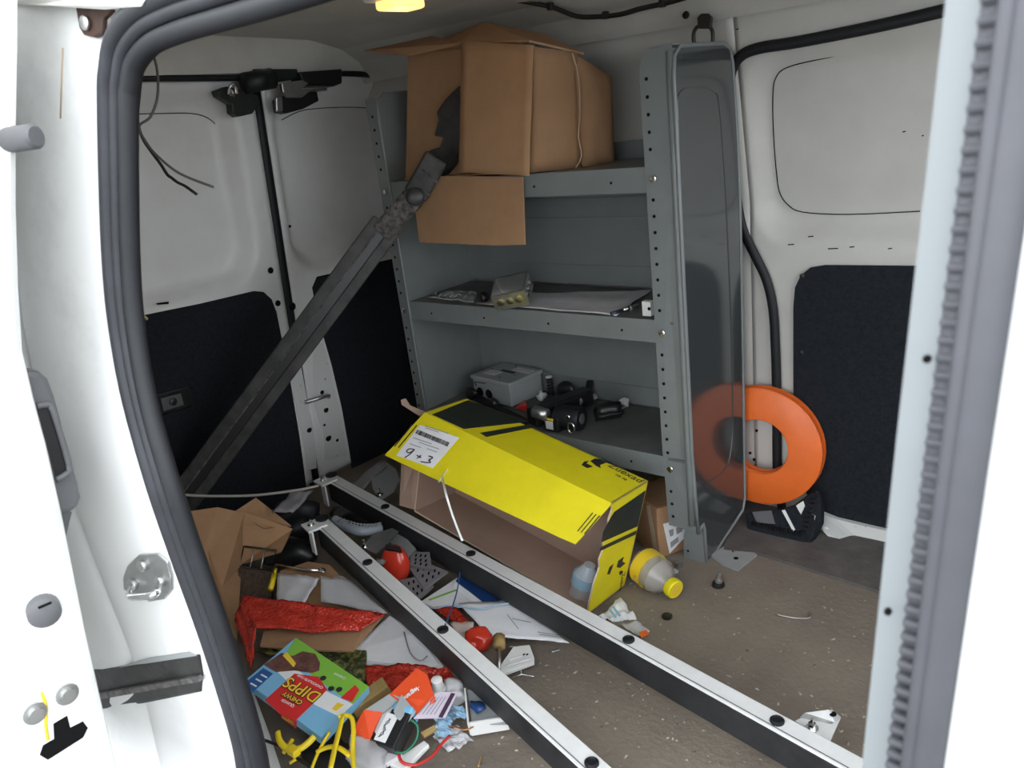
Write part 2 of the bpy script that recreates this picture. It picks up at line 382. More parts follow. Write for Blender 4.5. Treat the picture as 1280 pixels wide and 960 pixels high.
# black carpet panel
cp = [(1145, 333), (1030, 332), (1012, 335), (1000, 345), (993, 360), (991, 385), (991, 520), (995, 580), (1004, 612), (1020, 635), (1045, 648), (1100, 660), (1145, 668)]
cpts = [PW(u, v, lambda z: 1.372) for u, v in cp]; xr_ = .5
cpts = [V((xr_, 1.372, cpts[0].z))] + cpts + [V((xr_, 1.372, cpts[-1].z - .04))]
carp = slab('carpet_panel', cpts, .010, M_CARPET, wf2, n=V((0, 1, 0)), bevel=.003)
for u, v in ((1002, 441), (1003, 345)): disc('carpet_clip', P(u, v, 1, 1.3715), (0, -1, 0), .006, .003, M_BLACK, wf2, 10)
# chips on the paint
for i, (u, v, l) in enumerate(((1010, 296, .012), (1035, 311, .022), (1062, 309, .010), (985, 306, .014), (1110, 311, .008), (1128, 165, .006), (1152, 170, .004), (920, 37, .006), (906, 57, .008))):
    p = PW(u, v, lambda z: fy(z) - .005 if z < .8 else fy(z) + (.019 if u > 1090 else -.001)); bar('paint_chip', p, p + V((l, 0, .001)), .0015, .0022, M_HOLE, wf2)
# white sill of the far door
sl = [(1013, 652), (1022, 640), (1045, 649), (1100, 662), (1180, 678), (1180, 715), (1098, 695), (1040, 676), (1030, 665)]
ups = [P(u, v, 1, 1.358) for u, v in sl[:5]]
lows = [P(u, v, 1, 1.30) for u, v in sl[5:]]
slp = ups + lows; mesh('sill', slp + [p + V((0, .03, -.002)) for p in slp], [tuple(range(9)), tuple(range(17, 8, -1))] + [(i, (i + 1) % 9, 9 + (i + 1) % 9, 9 + i) for i in range(9)], M_SCUFF, wf2)
disc('sill_plug', P(1033, 661, 1, 1.318), (0, -1, .3), .006, .004, M_WPL, wf2)
for u, v in ((946, 538), (938, 566), (943, 574), (944, 582)): disc('body_hole', P(u, v, 1, 1.383), (0, -1, 0), .004, .003, M_HOLE, wf2, 8)
# roof rail fittings on the far side
disc('rail_grommet', P(858, 19, 1, 1.262), (0, -1, .1), .008, .004, M_RUBBER, wall_far)
hk = thing('tie_down_hook', P(878, 55, 1, 1.262), 'black wire tie-down hook hanging above the shelf end panel', 'hook')
tube('wire_loop', [P(u, v, 1, 1.262) for u, v in ((868, 60), (867, 42), (873, 33), (886, 33), (891, 42), (890, 60))], .0042, M_BLACK, hk, 8, sm=3)
slab('strap_tab', [P(u, v, 1, 1.256) for u, v in ((872, 36), (871, 22), (876, 17), (884, 17), (889, 22), (888, 36))], .010, M_BLACK, hk, bevel=.002)
hn = tube('wiring_harness', [P(u, v, 1, y) for u, v, y in ((555, -6, 1.10), (620, -2, 1.12), (655, 2, 1.14), (690, 9, 1.17), (720, 20, 1.19), (745, 21, 1.20), (775, 18, 1.20), (800, 11, 1.20), (840, 2, 1.20), (880, -10, 1.19))], .0055, M_BLACK, None, 8, sm=6)
tag(hn, 'black taped wiring harness sagging along the roof rail', 'cable')
for u, v, y in ((688, 8, 1.166), (757, 19, 1.198), (828, 4, 1.198)): box('harness_clip', P(u, v, 1, y), (.012, .014, .016), M_BLACK, hn, bevel=.002)
# dome lamp
lp = P(500, 3, 2, 1.285)
dl = thing('dome_lamp', lp, 'small lit dome lamp glowing warm on the van roof', 'lamp')
box('lamp_base', lp + V((0, 0, .012)), (.075, .12, .018), M_WPL, dl, bevel=.004)
lens = box('lamp_lens', lp - V((0, 0, .004)), (.052, .085, .018), mat('lit_warm_lens', (1, .8, .5), .4, emit=((1.0, .50, .14), 0.55)), dl, bevel=.006)
ld = bpy.data.lights.new('dome_bulb', 'POINT'); ld.energy = 0.03; ld.color = (1, .75, .45); ld.shadow_soft_size = .03
lo_ = bpy.data.objects.new('dome_bulb', ld); scene.collection.objects.link(lo_); lo_.parent = dl; lo_.location = (0, 0, -.04)

# ---- rear doors
SY = 0.89
RYR = PR(305, 240, rx).y; RZT = PR(240, 117, rx).z; RZB = PR(240, 366, rx).z
RYL2 = PR(358, 230, rx).y; RZT2 = PR(420, 110, rx).z; RZB2 = PR(430, 322, rx).z
def rear_fn(yc, hy, zc, hz, r, yc2, depth=.035):
    def fn(y, z):
        x = rx(z); d = rrect_d(y, z, yc, zc, hy, hz, r); x -= depth * sst(.022, -.028, d); return (x, y, z)
    return fn
rdl = struct(grid('door_2', -0.10, SY - .006, 0.02, 1.235, 70, 80, rear_fn(RYR - .45, .45, (RZT + RZB) / 2, (RZT - RZB) / 2, .10, 0, .055), M_REARW, back=.03, along='x'), 'wide white rear cargo door with black carpet below')
rdr = struct(grid('door_3', SY + .024, 1.42, 0.02, 1.235, 50, 80, rear_fn(RYL2 + .21, .21, (RZT2 + RZB2) / 2, (RZT2 - RZB2) / 2, .09, 0, .05), M_REARW, back=.03, along='x'), 'narrow white rear cargo door beside the shelf')
tube('centre_seal', [(rx(z) - .012, SY + .009, z) for z in (0.0, .3, .6, .9, 1.1, 1.235)], (.016, .017), M_RUBBER, rdl, 8, flat=(1, 0, 0))
box('wall_rear_fill', (-2.13, .65, .61), (.03, 1.6, 1.3), M_HOLE)
struct(bpy.data.objects['wall_rear_fill']).name = 'wall_rear'
def rcarpet(pts, par, off=.004):
    q = [PR(u, v, lambda z: rx(z) + off) for u, v in pts]
    return slab('carpet_panel', q, .008, M_CARPET, par, n=V((-1, 0, .08)).normalized(), bevel=.002)
rcarpet([(120, 408), (176, 395), (250, 380), (318, 364), (330, 365), (340, 374), (346, 390), (352, 420), (362, 470), (374, 540), (383, 606), (378, 640), (120, 700)], rdl)
rcarpet([(397, 346), (425, 340), (455, 332), (480, 326), (500, 322), (560, 316), (560, 600), (452, 622), (442, 590), (436, 555), (428, 510), (415, 455), (405, 420), (396, 385), (391, 360)], rdr)
for par, ln in ((rdl, [(150, 143), (200, 142), (240, 142), (262, 149), (276, 165), (285, 190), (292, 240), (296, 290), (298, 320)]), (rdr, [(352, 150), (372, 140), (392, 136), (430, 134), (466, 135)])):
    tube('panel_seam', [PR(u, v, lambda z: rx(z) - .049) for u, v in ln], .0013, M_HOLE, par, 5, sm=4)
for u, v, r in ((338, 338, .009), (347, 379, .009), (386, 537, .010)): disc('door_hole', PR(u, v, lambda z: rx(z) + .0005), (1, 0, 0), r, .003, M_HOLE, rdl, 12)
for u, v, r in ((365, 383, .012), (402, 490, .008), (407, 512, .010), (410, 547, .012), (421, 550, .006), (405, 531, .005), (362, 283, .004)): disc('door_hole', PR(u, v, lambda z: rx(z) + .0005), (1, 0, 0), r, .003, M_HOLE, rdr, 12)
# scuffed jamb strips
slab('scuffed_edge', [PR(u, v, lambda z: rx(z) + .003) for u, v in ((362, 470), (376, 455), (384, 500), (393, 540), (396, 585), (384, 588), (376, 540))], .003, M_SCUFF, rdl, n=V((-1, 0, 0)))
slab('scuffed_edge', [PR(u, v, lambda z: rx(z) + .003) for u, v in ((392, 440), (404, 428), (414, 470), (426, 520), (434, 570), (407, 576), (404, 540), (392, 500))], .003, M_SCUFF, rdr, n=V((-1, 0, 0)))
sp = PR(398, 500, lambda z: rx(z) + .01)
tube('striker', [sp + V((0, -.05, .01)), sp + V((.02, -.01, .012)), sp + V((.02, .025, .008)), sp + V((0, .04, -.004))], .006, M_STEEL, rdr, 8, sm=4)
slab('scratch', [PR(u, v, lambda z: rx(z) + .001) for u, v in ((195, 379), (211, 377), (211, 380), (197, 381))], .001, M_HOLE, rdl, n=V((-1, 0, 0)))
# interior pull on the wide door
hp = [PR(u, v, lambda z: rx(z) + .008) for u, v in ((192, 494), (236, 483), (243, 508), (198, 522))]
pull = slab('door_handle', hp, .012, M_BLACK, rdl, n=V((-1, 0, 0)), bevel=.004)
slab('handle_recess', [hp[0].lerp(hp[2], t) if False else PR(u, v, lambda z: rx(z) + .0105) for u, v in ((201, 498), (226, 492), (230, 506), (205, 514))], .004, M_GREYPL, pull, n=V((-1, 0, 0)))
disc('handle_knob', PR(216, 502, lambda z: rx(z) + .011), (1, 0, 0), .010, .006, M_BLACK, pull)
zt = tube('cable_tie', [PR(u, v, lambda z: rx(z) + .012) for u, v in ((176, 384), (178, 394), (184, 399))], .004, mat('pale_yellow_plastic', (.62, .56, .30), .5), rdl, 6)
# latches at the top of the rear doors
def RL(u, v, o): return PR(u, v, lambda z: rx(z) + o)
M_DKG = mat('dark_green_black_metal', (.022, .032, .028), .45, .3, var=.3, scale=40)
lt = slab('latch_plate', [RL(u, v, .05) for u, v in ((271, 113), (284, 108), (300, 112), (322, 118), (326, 128), (316, 142), (298, 146), (291, 141), (290, 130), (274, 120))], .03, M_DKG, rdl, n=V((-1, 0, 0)), bevel=.003)
tube('latch_motor', [RL(306, 104, .06), RL(340, 98, .06)], .026, M_DKG, lt, 14)
tube('latch_spring', [RL(286, 118, .07), RL(288, 108, .075), RL(294, 107, .075), RL(297, 117, .07)], .004, M_CHROME, lt, 6, sm=4)
disc('latch_bolt', RL(288, 117, .052), (1, 0, 0), .010, .012, M_CHROME, lt)
slab('latch_mount', [RL(u, v, .045) for u, v in ((318, 86), (372, 86), (374, 98), (336, 104), (318, 102))], .04, M_DKG, lt, n=V((-1, 0, 0)), bevel=.003)
l2 = slab('latch_plate', [RL(u, v, .045) for u, v in ((348, 124), (362, 118), (396, 112), (399, 126), (380, 136), (358, 142), (350, 140))], .03, M_BLACK, rdr, n=V((-1, 0, 0)), bevel=.003)
slab('latch_claw', [RL(u, v, .07) for u, v in ((352, 104), (378, 100), (386, 104), (376, 112), (390, 112), (378, 122), (360, 122), (354, 116))], .012, M_STEEL, l2, n=V((-1, 0, 0)), bevel=.002)
slab('latch_arm', [RL(u, v, .065) for u, v in ((345, 122), (353, 119), (354, 139), (346, 139))], .01, M_STEEL, l2, n=V((-1, 0, 0)), bevel=.002)
slab('latch_box', [RL(u, v, .06) for u, v in ((374, 90), (428, 86), (428, 104), (418, 108), (380, 107))], .05, M_BLACK, l2, n=V((-1, 0, 0)), bevel=.004)
tube('latch_rod', [RL(372, 114, .06), RL(408, 112, .05)], .004, M_STEEL, l2, 6)
# loose wires hanging by the near pillar
def wires(name, pts, d, r, m, label):
    o = tube(name, [PW(pts[0][0] - 14, pts[0][1] - 16, ny)] + [D(u, v, d) for u, v in pts], r, m, None, 6, sm=6); return tag(o, label, 'wire')
wires('hanging_wire', [(187, 55), (178, 85), (174, 120), (172, 150), (178, 172), (188, 188), (200, 204), (209, 218), (214, 222), (222, 228), (232, 233), (246, 243)], 1.12, .0022, M_BLACK, 'black loose wire with stripped end dangling by the door seal')
wires('hanging_wire', [(187, 58), (196, 85), (197, 120), (188, 146), (174, 158), (183, 178), (198, 196), (225, 217), (267, 234)], 1.09, .0018, mat('grey_wire', (.10, .095, .09), .5), 'thin grey loose wire looping down to a bare tip')

struct(box('front_light_block', (0.64, .65, .36), (.03, 1.5, .76), M_GREYPL), 'grey low unseen panel added to block light from the front')  # out-of-view panel, added to cut the light coming in from the open front
# ---- near body side: seal round the opening, pillar jamb, closed wall behind it
so = [(128, 20), (124, 130), (126, 230), (131, 330), (138, 410), (155, 500), (185, 600), (215, 690), (246, 780), (276, 860), (296, 930), (306, 990), (318, 1060)]
JE = [PW(u, v, ny) for u, v in so]                          # outer edge of the seal on the body side
def xe(z):
    for a, b in zip(JE, JE[1:]):
        if a.z >= z >= b.z: return a.x + (b.x - a.x) * (a.z - z) / (a.z - b.z)
    return JE[0].x if z > JE[0].z else JE[-1].x
zs = [1.34 - i * .03 for i in range(46)]
jp = [(.004, .001), (.0, .0), (-.03, -.004), (-.10, -.012), (-.16, -.016), (-.19, -.022), (-.20, -.018), (-.215, -.026), (-.28, -.034), (-.6, -.05)]
vs_ = [V((xe(z) + a, ny(z) + b, z)) for z in zs for a, b in jp]; W = len(jp)
N = len(vs_); vs_ += [p + V((-.004, .008, 0)) for p in vs_]
fs = []
for j in range(len(zs) - 1):
    for i in range(W - 1): k = j * W + i; fs += [(k, k + 1, k + W + 1, k + W), (N + k, N + k + W, N + k + W + 1, N + k + 1)]
    k = j * W; fs.append((k, k + W, N + k + W, N + k)); k = j * W + W - 1; fs.append((k, k + W, N + k + W, N + k))
jamb = struct(mesh('wall_near', vs_, fs, M_WHITE, smooth=True), 'white painted rear jamb of the side door opening')
e = jamb.modifiers.new('split', 'EDGE_SPLIT'); e.split_angle = math.radians(35)
box('side_wall_inner', (-1.56, -.02, .6), (1.05, .03, 1.3), M_CREAM, jamb)
sc = [(149, 130), (150, 230), (153, 330), (160, 410), (176, 500), (204, 600), (234, 690), (266, 780), (292, 860), (312, 930), (322, 990), (334, 1060)]
path = [(420, -48), (330, -17), (270, 2), (215, 20), (180, 38), (158, 66), (151, 100)] + sc
SPC = [PW(u, v, lambda z: ny(z) - .004) for u, v in path]; s0 = SPC[0]
SP = spline([V((-.06, s0.y, s0.z)), V((-.25, s0.y, s0.z)), V((s0.x * .5 - .12, s0.y, s0.z))] + SPC, 5)
sealo = thing('opening_seal', SP[-1], 'black rubber weather seal running round the side door opening', 'door seal')
ctr = PW(640, 420, ny)
def offs(d, dy):
    out = []
    for i, p in enumerate(SP):
        t = (SP[min(i + 1, len(SP) - 1)] - SP[max(i - 1, 0)]).normalized(); a = t.cross(V((0, 1, 0))).normalized()
        if a.dot(ctr - p) < 0: a = -a
        out.append(p + a * d + V((0, dy, 0)))
    return out
tube('bulb', offs(-.016, -.003), (.010, .010), M_SEAL, sealo, 12)
tube('rib', offs(-.002, -.002), (.006, .007), M_SEAL, sealo, 10)
tube('lip', offs(.013, .002), (.009, .010), M_RUBBER, sealo, 10)
tube('flange', offs(-.004, .008), (.012, .006), M_RUBBER, sealo, 8)

struct(box('trim_5', (-.16, .012, s0.z + .09), (1.5, .03, .13), M_WHITE), 'white roof edge above the side door opening')
# striker plate and lower guide on the jamb
def jy(x, z):
    a = x - xe(z)
    for (a0, b0), (a1, b1) in zip(jp, jp[1:]):
        if a0 >= a >= a1: return ny(z) + b0 + (b1 - b0) * (a0 - a) / (a0 - a1)
    return ny(z)
def JP(u, v, o=0.0):
    p = PW(u, v, ny)
    for _ in range(15): p = P(u, v, 1, jy(p.x, p.z) - o)
    return p
stp = thing('door_striker', JP(184, 750), 'round edged steel striker plate with hoop bolted to the white jamb', 'striker')
slab('plate', [JP(u, v, .004) for u, v in ((153, 722), (158, 708), (172, 694), (196, 692), (209, 703), (214, 722), (214, 738), (204, 750), (186, 753), (172, 744), (154, 738))], .006, M_STEEL, stp, bevel=.002)
for u, v in ((180, 706), (168, 729), (202, 726)): disc('bolt', JP(u, v, .004), (.25, -1, .1), .0075, .006, M_STEEL, stp)
tube('hoop', [JP(u, v, o) for u, v, o in ((168, 730, .004), (162, 743, .02), (166, 746, .028), (190, 744, .028), (197, 738, .02), (201, 727, .004))], .0045, M_CHROME, stp, 8, sm=4)
gd = thing('lower_guide', JP(200, 860), 'dark greasy guide channel in the white jamb', 'door guide')
slab('channel', [JP(u, v, .003) for u, v in ((104, 838), (150, 834), (248, 819), (252, 843), (250, 866), (180, 880), (122, 888))], .01, M_IRON, gd, bevel=.003)
slab('channel_lip', [JP(u, v, .010) for u, v in ((112, 870), (246, 846), (250, 852), (116, 876))], .006, M_IRONL, gd)
slab('channel_flange', [JP(u, v, .002) for u, v in ((150, 834), (190, 822), (235, 815), (246, 820), (150, 838))], .004, M_LGREY, gd)
br = thing('rail_bracket', JP(115, 30), 'rusty black bracket with cross-head screw above the jamb', 'bracket')
slab('plate', [JP(u, v, .006) for u, v in ((93, 5), (130, 8), (140, 12), (128, 24), (127, 42), (118, 47), (104, 44), (98, 34))], .006, mat('rusty_dark_steel', (.045, .032, .030), .6, .3, col2=(.10, .05, .03), scale=60), br, bevel=.002)
disc('screw', JP(109, 29, .007), (.2, -1, .1), .007, .005, M_STEEL, br)
slab('top_rail', [JP(u, v, .02) for u, v in ((-20, -14), (190, -14), (176, 8), (130, 12), (40, 6), (-20, 4))], .03, M_CREAM, br)
for u0, v0, u1, v1 in ((79, 60, 76, 148),):
    a_, b_ = JP(u0, v0), JP(u1, v1); tube('body_seam', [a_, b_], .0012, mat('rust_stain', (.42, .32, .22), .8), jamb, 5)

struct(slab('trim_4', [F(u, v, .03) for u, v in ((290, 838), (316, 862), (336, 915), (356, 975), (322, 985))], .03, M_WHITE, n=V((0, 0, -1))), 'white painted door sill beside the litter')
# ---- sliding door pushed back on the left: its leading edge
XD = -0.885
de = [(26, -40), (26, 60), (24, 160), (24, 260), (27, 360), (32, 440), (46, 500), (62, 560), (80, 640), (96, 720), (112, 800), (128, 870), (146, 950), (168, 1040)]
dpts = [P(u, v, 0, XD) for u, v in de]
vs_ = []; fs = []
for p in dpts:
    vs_ += [p + V((-.02, .004, 0)), p + V((-.004, -.002, 0)), p + V((0, -.008, 0)), p + V((0, -.16, 0)), p + V((-.5, -.16, 0)), p + V((-.5, .0, 0))]
for j in range(len(dpts) - 1):
    for i in range(6): a = j * 6 + i; b = j * 6 + (i + 1) % 6; fs.append((a, b, b + 6, a + 6))
fs += [tuple(range(6)), tuple((len(dpts) - 1) * 6 + i for i in range(6))]
sd = thing('sliding_door', (XD, dpts[-1].y, dpts[-1].z), 'white sliding side door pushed open, its leading edge and grey pull', 'van door')
mesh('door_shell', vs_, fs, M_WHITE, sd)
def DP(u, v, o=0.0): return P(u, v, 0, XD + o)
lathe('rubber_stop', [(.014, 0), (.016, .004), (.016, .018), (.011, .021)], DP(53, 758), (1, -.25, 0), M_GREYPL, sd, 18)
bar('stop_slot', DP(48, 760, .0215) , DP(64, 753, .0215), .002, .002, M_HOLE, sd)
for u, v in ((83, 867), (43, 891)): lathe('door_bolt', [(.012, 0), (.012, .003), (.0075, .0035), (.0075, .008)], DP(u, v), (1, 0, 0), M_STEEL, sd, 16)
slab('latch_slot', [DP(u, v, .001) for u, v in ((50, 944), (54, 932), (68, 924), (67, 905), (84, 895), (88, 910), (104, 902), (110, 910), (104, 922), (60, 950))], .001, M_HOLE, sd, n=V((-1, 0, 0)))
tube('paint_mark', [DP(u, v, .001) for u, v in ((52, 866), (58, 884), (57, 905), (60, 925))], .0016, M_YCABLE, sd, 6, sm=4)
lathe('upper_stop', [(.010, 0), (.012, .003), (.012, .04), (.009, .043)], DP(4, 176, -.01), (.9, .35, 0), M_GREYPL, sd, 18)
hnd = [(30, 463), (50, 464), (62, 474), (70, 495), (86, 555), (99, 605), (103, 622), (98, 636), (84, 644), (70, 640)]
hb = slab('pull_handle', [P(u, v, 0, XD - .03) for u, v in hnd], .05, M_GREYPL, sd, n=V((-1, 0, 0)), bevel=.006)
slab('handle_recess', [P(u, v, 0, XD - .029) for u, v in ((46, 508), (58, 506), (67, 514), (86, 578), (84, 592), (70, 600))], .002, M_BLACK, hb, n=V((-1, 0, 0)))
tube('handle_lip', [P(u, v, 0, XD - .027) for u, v in ((46, 508), (58, 506), (66, 513), (86, 580), (83, 592), (70, 600))], .0035, M_GREYPL, hb, 8, sm=3)
slab('handle_base', [P(u, v, 0, XD - .05) for u, v in ((70, 640), (90, 640), (82, 672), (78, 682), (72, 672))], .03, M_GREYPL, hb, n=V((-1, 0, 0)))

# ---- B pillar on the right: body edge, ribbed pinch seal, grey gasket, outer skin
yb = -0.10
E0 = [P(1170, -20, 1, yb), P(1110, 480, 1, yb), P(1073, 985, 1, yb)]
def pil(z):
    a, b = E0[0], E0[2]; t = (a.z - z) / (a.z - b.z); return a.x + (b.x - a.x) * t
zt_, zb_ = 1.24, -.1
def pillar(name, pro, m, parent=None, smooth=False):
    v_ = []; k = len(pro)
    for z in (zt_, .9, .6, zb_): v_ += [(pil(z) + a, ny(.5) + b + max(0, z - .75) * .05, z) for a, b in pro]
    f_ = []
    for j in range(3):
        for i in range(k): a, b = j * k + i, j * k + (i + 1) % k; f_.append((a, b, b + k, a + k))
    f_ += [tuple(range(k)), tuple(3 * k + i for i in range(k))]
    return mesh(name, v_, f_, m, parent, smooth=smooth)
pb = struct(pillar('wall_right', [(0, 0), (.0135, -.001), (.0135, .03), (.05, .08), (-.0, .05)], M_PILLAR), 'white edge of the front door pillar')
circ = lambda cx, cy, rx_, ry_, n=12: [(cx + rx_ * math.cos(2 * math.pi * i / n), cy + ry_ * math.sin(2 * math.pi * i / n)) for i in range(n)]
rs = thing('pillar_seal', (pil(.3), yb, .0), 'ribbed grey rubber pinch seal on the front pillar', 'door seal')
pillar('seal_core', circ(.0185, -.004, .0055, .006), M_GREYSEAL, rs, True)
bm = None
for i in range(110):
    z = .42 + i * .0075; box('seal_rib', (pil(z) + .0185, yb - .0085 + max(0, z - .75) * .05, z), (.010, .006, .0042), M_GREYSEAL, rs, bevel=.0015)
pillar('gasket', circ(.0315, -.013, .0100, .011, 16), M_GREYSEAL, rs, True)
pillar('gasket_lip', circ(.0250, -.018, .004, .006, 10), M_GREYSEAL, rs, True)
ps = struct(pillar('trim_3', [(.0385, -.018), (.047, -.028), (.40, -.04), (.40, .1), (.05, .1), (.0385, .0)], M_WHITE), 'white outer skin of the front door')
disc('pillar_plug', (pil(.93) + .012, yb - .002, P(1155, 445, 1, yb).z), (0, -1, 0), .0018, .003, M_HOLE, pb, 8)
disc('pillar_plug', (pil(.7) + .012, yb - .002, P(1121, 762, 1, yb).z), (0, -1, 0), .0018, .003, M_HOLE, pb, 8)

# ================================================================== SHELF UNIT
SH = thing('shelf_unit', (-1.22, 1.17, 0), 'grey steel van shelving unit with three shelves and contoured end panels', 'shelf')
XL, XR, YF = -1.655, -0.787, 1.02
pf = [(1.035, .095), (1.028, .20), (1.022, .30), (1.02, 1.10), (1.025, 1.13), (1.05, 1.148), (1.24, 1.150), (1.27, 1.14), (1.282, 1.11), (1.295, .98), (1.302, .85), (1.298, .45), (1.290, .07), (1.275, .04), (1.105, .0), (1.068, .0), (1.066, .09), (1.060, .108), (1.048, .105)]
def side_panel(x, sg, m):
    o = slab_yz('side_panel', x, sg, m); return o
def slab_yz(name, x, th, m):
    N = len(pf); v_ = [(x, y, z) for y, z in pf] + [(x + th, y, z) for y, z in pf]
    f_ = [tuple(range(N)), tuple(range(2 * N - 1, N - 1, -1))] + [(i, (i + 1) % N, N + (i + 1) % N, N + i) for i in range(N)]
    return mesh(name, v_, f_, m, SH, bevel=.0)
pr_ = slab_yz('side_panel', XR, -.004, M_PANEL); pl_ = slab_yz('side_panel', XL + .02, -.004, M_SHELF)
# rolled rim and front flange of each end panel
rim = [(y, z) for y, z in pf]
for x, pn, xi in ((XR, pr_, -.862), (XL + .02, pl_, XL - .012)):
    tube('rolled_rim', [V((x - .001, a, c)) for a, c in rim], .0045, M_SHELF, pn, 8, closed=True)
# front flanges: straight upright strips with punched holes
fl_r = slab('front_flange', [(-.862, 1.018, 1.105), (-.859, 1.018, 1.125), (-.851, 1.018, 1.14), (-.838, 1.018, 1.149), (-.790, 1.02, 1.149), (-.790, 1.02, .30), (-.790, 1.032, .10), (-.862, 1.032, .10), (-.862, 1.022, .30)], .003, M_SHELF, pr_, n=V((0, 1, 0)))
slab('top_flange', [(-.84, 1.018, 1.1495), (-.787, 1.018, 1.1495), (-.787, 1.245, 1.1505), (-.84, 1.245, 1.1505)], .003, M_SHELF, pr_, n=V((0, 0, -1)))
bar('pressed_band', (-.786, 1.045, 1.128), (-.786, 1.265, 1.128), .004, .008, M_PANEL, pr_)
tube('flange_bend', [(-.797, 1.024, z) for z in (.12, .3, .6, .9, 1.14)], .008, M_SHELF, pr_, 10)
fl_l = slab('front_flange', [(XL - .02, 1.018, 1.14), (XL + .022, 1.018, 1.14), (XL + .022, 1.03, .06), (XL - .02, 1.03, .06)], .003, M_SHELF, pl_, n=V((0, 1, 0)))
slab('foot_flange', [(-.862, 1.062, .0), (-.80, 1.062, .0), (-.80, 1.062, .085), (-.81, 1.062, .105), (-.85, 1.062, .105), (-.862, 1.062, .085)][0:6] if False else [(-.845, 1.064, .0), (-.788, 1.064, .0), (-.788, 1.064, .10), (-.81, 1.064, .108), (-.832, 1.064, .10), (-.842, 1.064, .06)], .003, M_SHELF, pr_, n=V((0, 1, 0)))
disc('foot_hole', (-.832, 1.063, .022), (0, -1, 0), .003, .001, M_HOLE, pr_, 8)
hole = None
for x, pn in ((-.846, pr_), (XL, pl_)):
    for i in range(30):
        z = .13 + i * .0333
        if any(abs(z - q) < .035 for q in (.905, .58, .256)): continue
        y = 1.0175 + max(0, .30 - z) * .05
        if hole is None:
            hole = disc('punched_hole', (x, y, z), (0, -1, 0), .0036, .0012, M_HOLE, pn, 8); hloc = V((x, y, z)); o0 = ORG[hole.name].copy()
        else:
            h = bpy.data.objects.new('punched_hole', hole.data); link(h, pn, o0 + V((x, y, z)) - hloc)
    for z in (.905, .58, .256): disc('bolt', (x + .004, 1.0175 + max(0, .30 - z) * .05, z), (0, -1, 0), .0075, .005, M_CHROME, pn, 12)
# embossed outline on the big end panel
XF = XR + .0005
tube('embossed_line', [P(u, v, 0, XF) for u, v in ((847, 135), (851, 230), (856, 350), (861, 470), (866, 575), (869, 594), (876, 603), (887, 601), (899, 594), (909, 582), (914, 560), (916, 520), (915, 450), (912, 350), (906, 220), (899, 130), (892, 114), (878, 109), (858, 110), (849, 118))], .0013, M_PANEL, pr_, 6, closed=True, sm=4)
for zt2, back in ((.928, .045), (.605, 0), (.282, 0)):
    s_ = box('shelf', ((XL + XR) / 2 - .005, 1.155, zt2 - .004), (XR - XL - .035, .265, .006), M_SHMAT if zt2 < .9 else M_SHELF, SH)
    box('front_lip', ((XL + -.862) / 2 + .003, 1.0235, zt2 - .025), (-.862 - XL + .02, .003, .052), M_SHELF, s_, bevel=.0012)
    box('under_lip', ((XL + -.862) / 2, 1.032, zt2 - .05), (-.862 - XL, .016, .003), M_SHELF, s_)
    if back: box('back_lip', ((XL + XR) / 2, 1.285, zt2 + .018), (XR - XL - .03, .003, .045), M_SHELF, s_)
    for u in (.12, .36, .62, .88): disc('lip_hole', (XL + (-.862 - XL) * u + .01, 1.0215, zt2 - .028), (0, -1, 0), .003, .001, M_HOLE, s_, 8)
for z0, z1 in ((.285, .575), (.61, .875)):
    bp_ = box('back_panel', ((XL + XR) / 2, 1.287, (z0 + z1) / 2), (XR - XL - .03, .004, z1 - z0), M_SHELF, SH)
    for zz in (z0 + .05, z1 - .09, z1 - .04): bar('pressed_rib', (XL + .05, 1.284, zz), (XR - .04, 1.284, zz), .004, .006, M_SHELF, bp_)
    disc('grommet_hole', (XL + .055, 1.284, z1 - .045), (0, -1, 0), .011, .002, M_HOLE, bp_, 14)

# ================================================================== CARDBOARD BOX ON THE TOP SHELF
ZT = .9335
cb = thing('cardboard_box', (-1.3, 1.15, ZT), 'large open brown cardboard box with loose flaps on the top shelf', 'cardboard box')
yb0 = 1.045
bl = [P(509, 66, 1, yb0), P(664, 60, 1, yb0)]
def q(u, v, y): return P(u, v, 1, y)
slab('front_panel', [q(510, 67, 1.066), q(600, 60, 1.062), q(600, 214, 1.062), q(507, 226, 1.056)], .005, M_CARD, cb)
slab('back_wall', [q(540, 66, 1.20), q(660, 60, 1.20), q(660, 200, 1.20), q(545, 210, 1.20)], .005, M_CARD, cb)
c0 = q(573, 217, 1.005); c1 = q(663, 219, 1.005)
rw = cloth('right_wall', [q(665, 58, 1.03), q(722, 66, 1.13), q(728, 210, 1.13), q(663, 216, 1.03)], 8, 8, .004, M_CARD, cb, amp=.002, seed=2, bulge=.008)
cloth('right_flap', [q(714, 64, 1.12), q(764, 96, 1.19), q(768, 202, 1.19), q(728, 212, 1.12)], 8, 8, .004, M_CARD, cb, amp=.003, seed=5, bulge=.02)
tube('torn_edge', [q(u, v, 1.11) for u, v in ((715, 66), (723, 95), (725, 140), (723, 170), (727, 195), (718, 212))], .0018, M_CARDEDGE, cb, 5, sm=3)
cloth('front_flap', [q(577, 51, 1.015), q(666, 56, 1.02), q(661, 220, .995), q(573, 215, .995)], 10, 14, .004, M_CARD, cb, amp=.0014, seed=9)
slab('hanging_flap', [q(548, 220, 1.010), q(653, 221, 1.008), q(656, 306, .992), q(620, 307, .992), q(524, 303, .992), q(519, 262, 1.000), q(530, 232, 1.008)], .004, M_CARD, cb)
slab('top_flap', [q(604, 27, 1.10), q(662, 50, 1.02), q(577, 52, 1.02), q(512, 66, 1.08)], .004, M_CARD, cb)
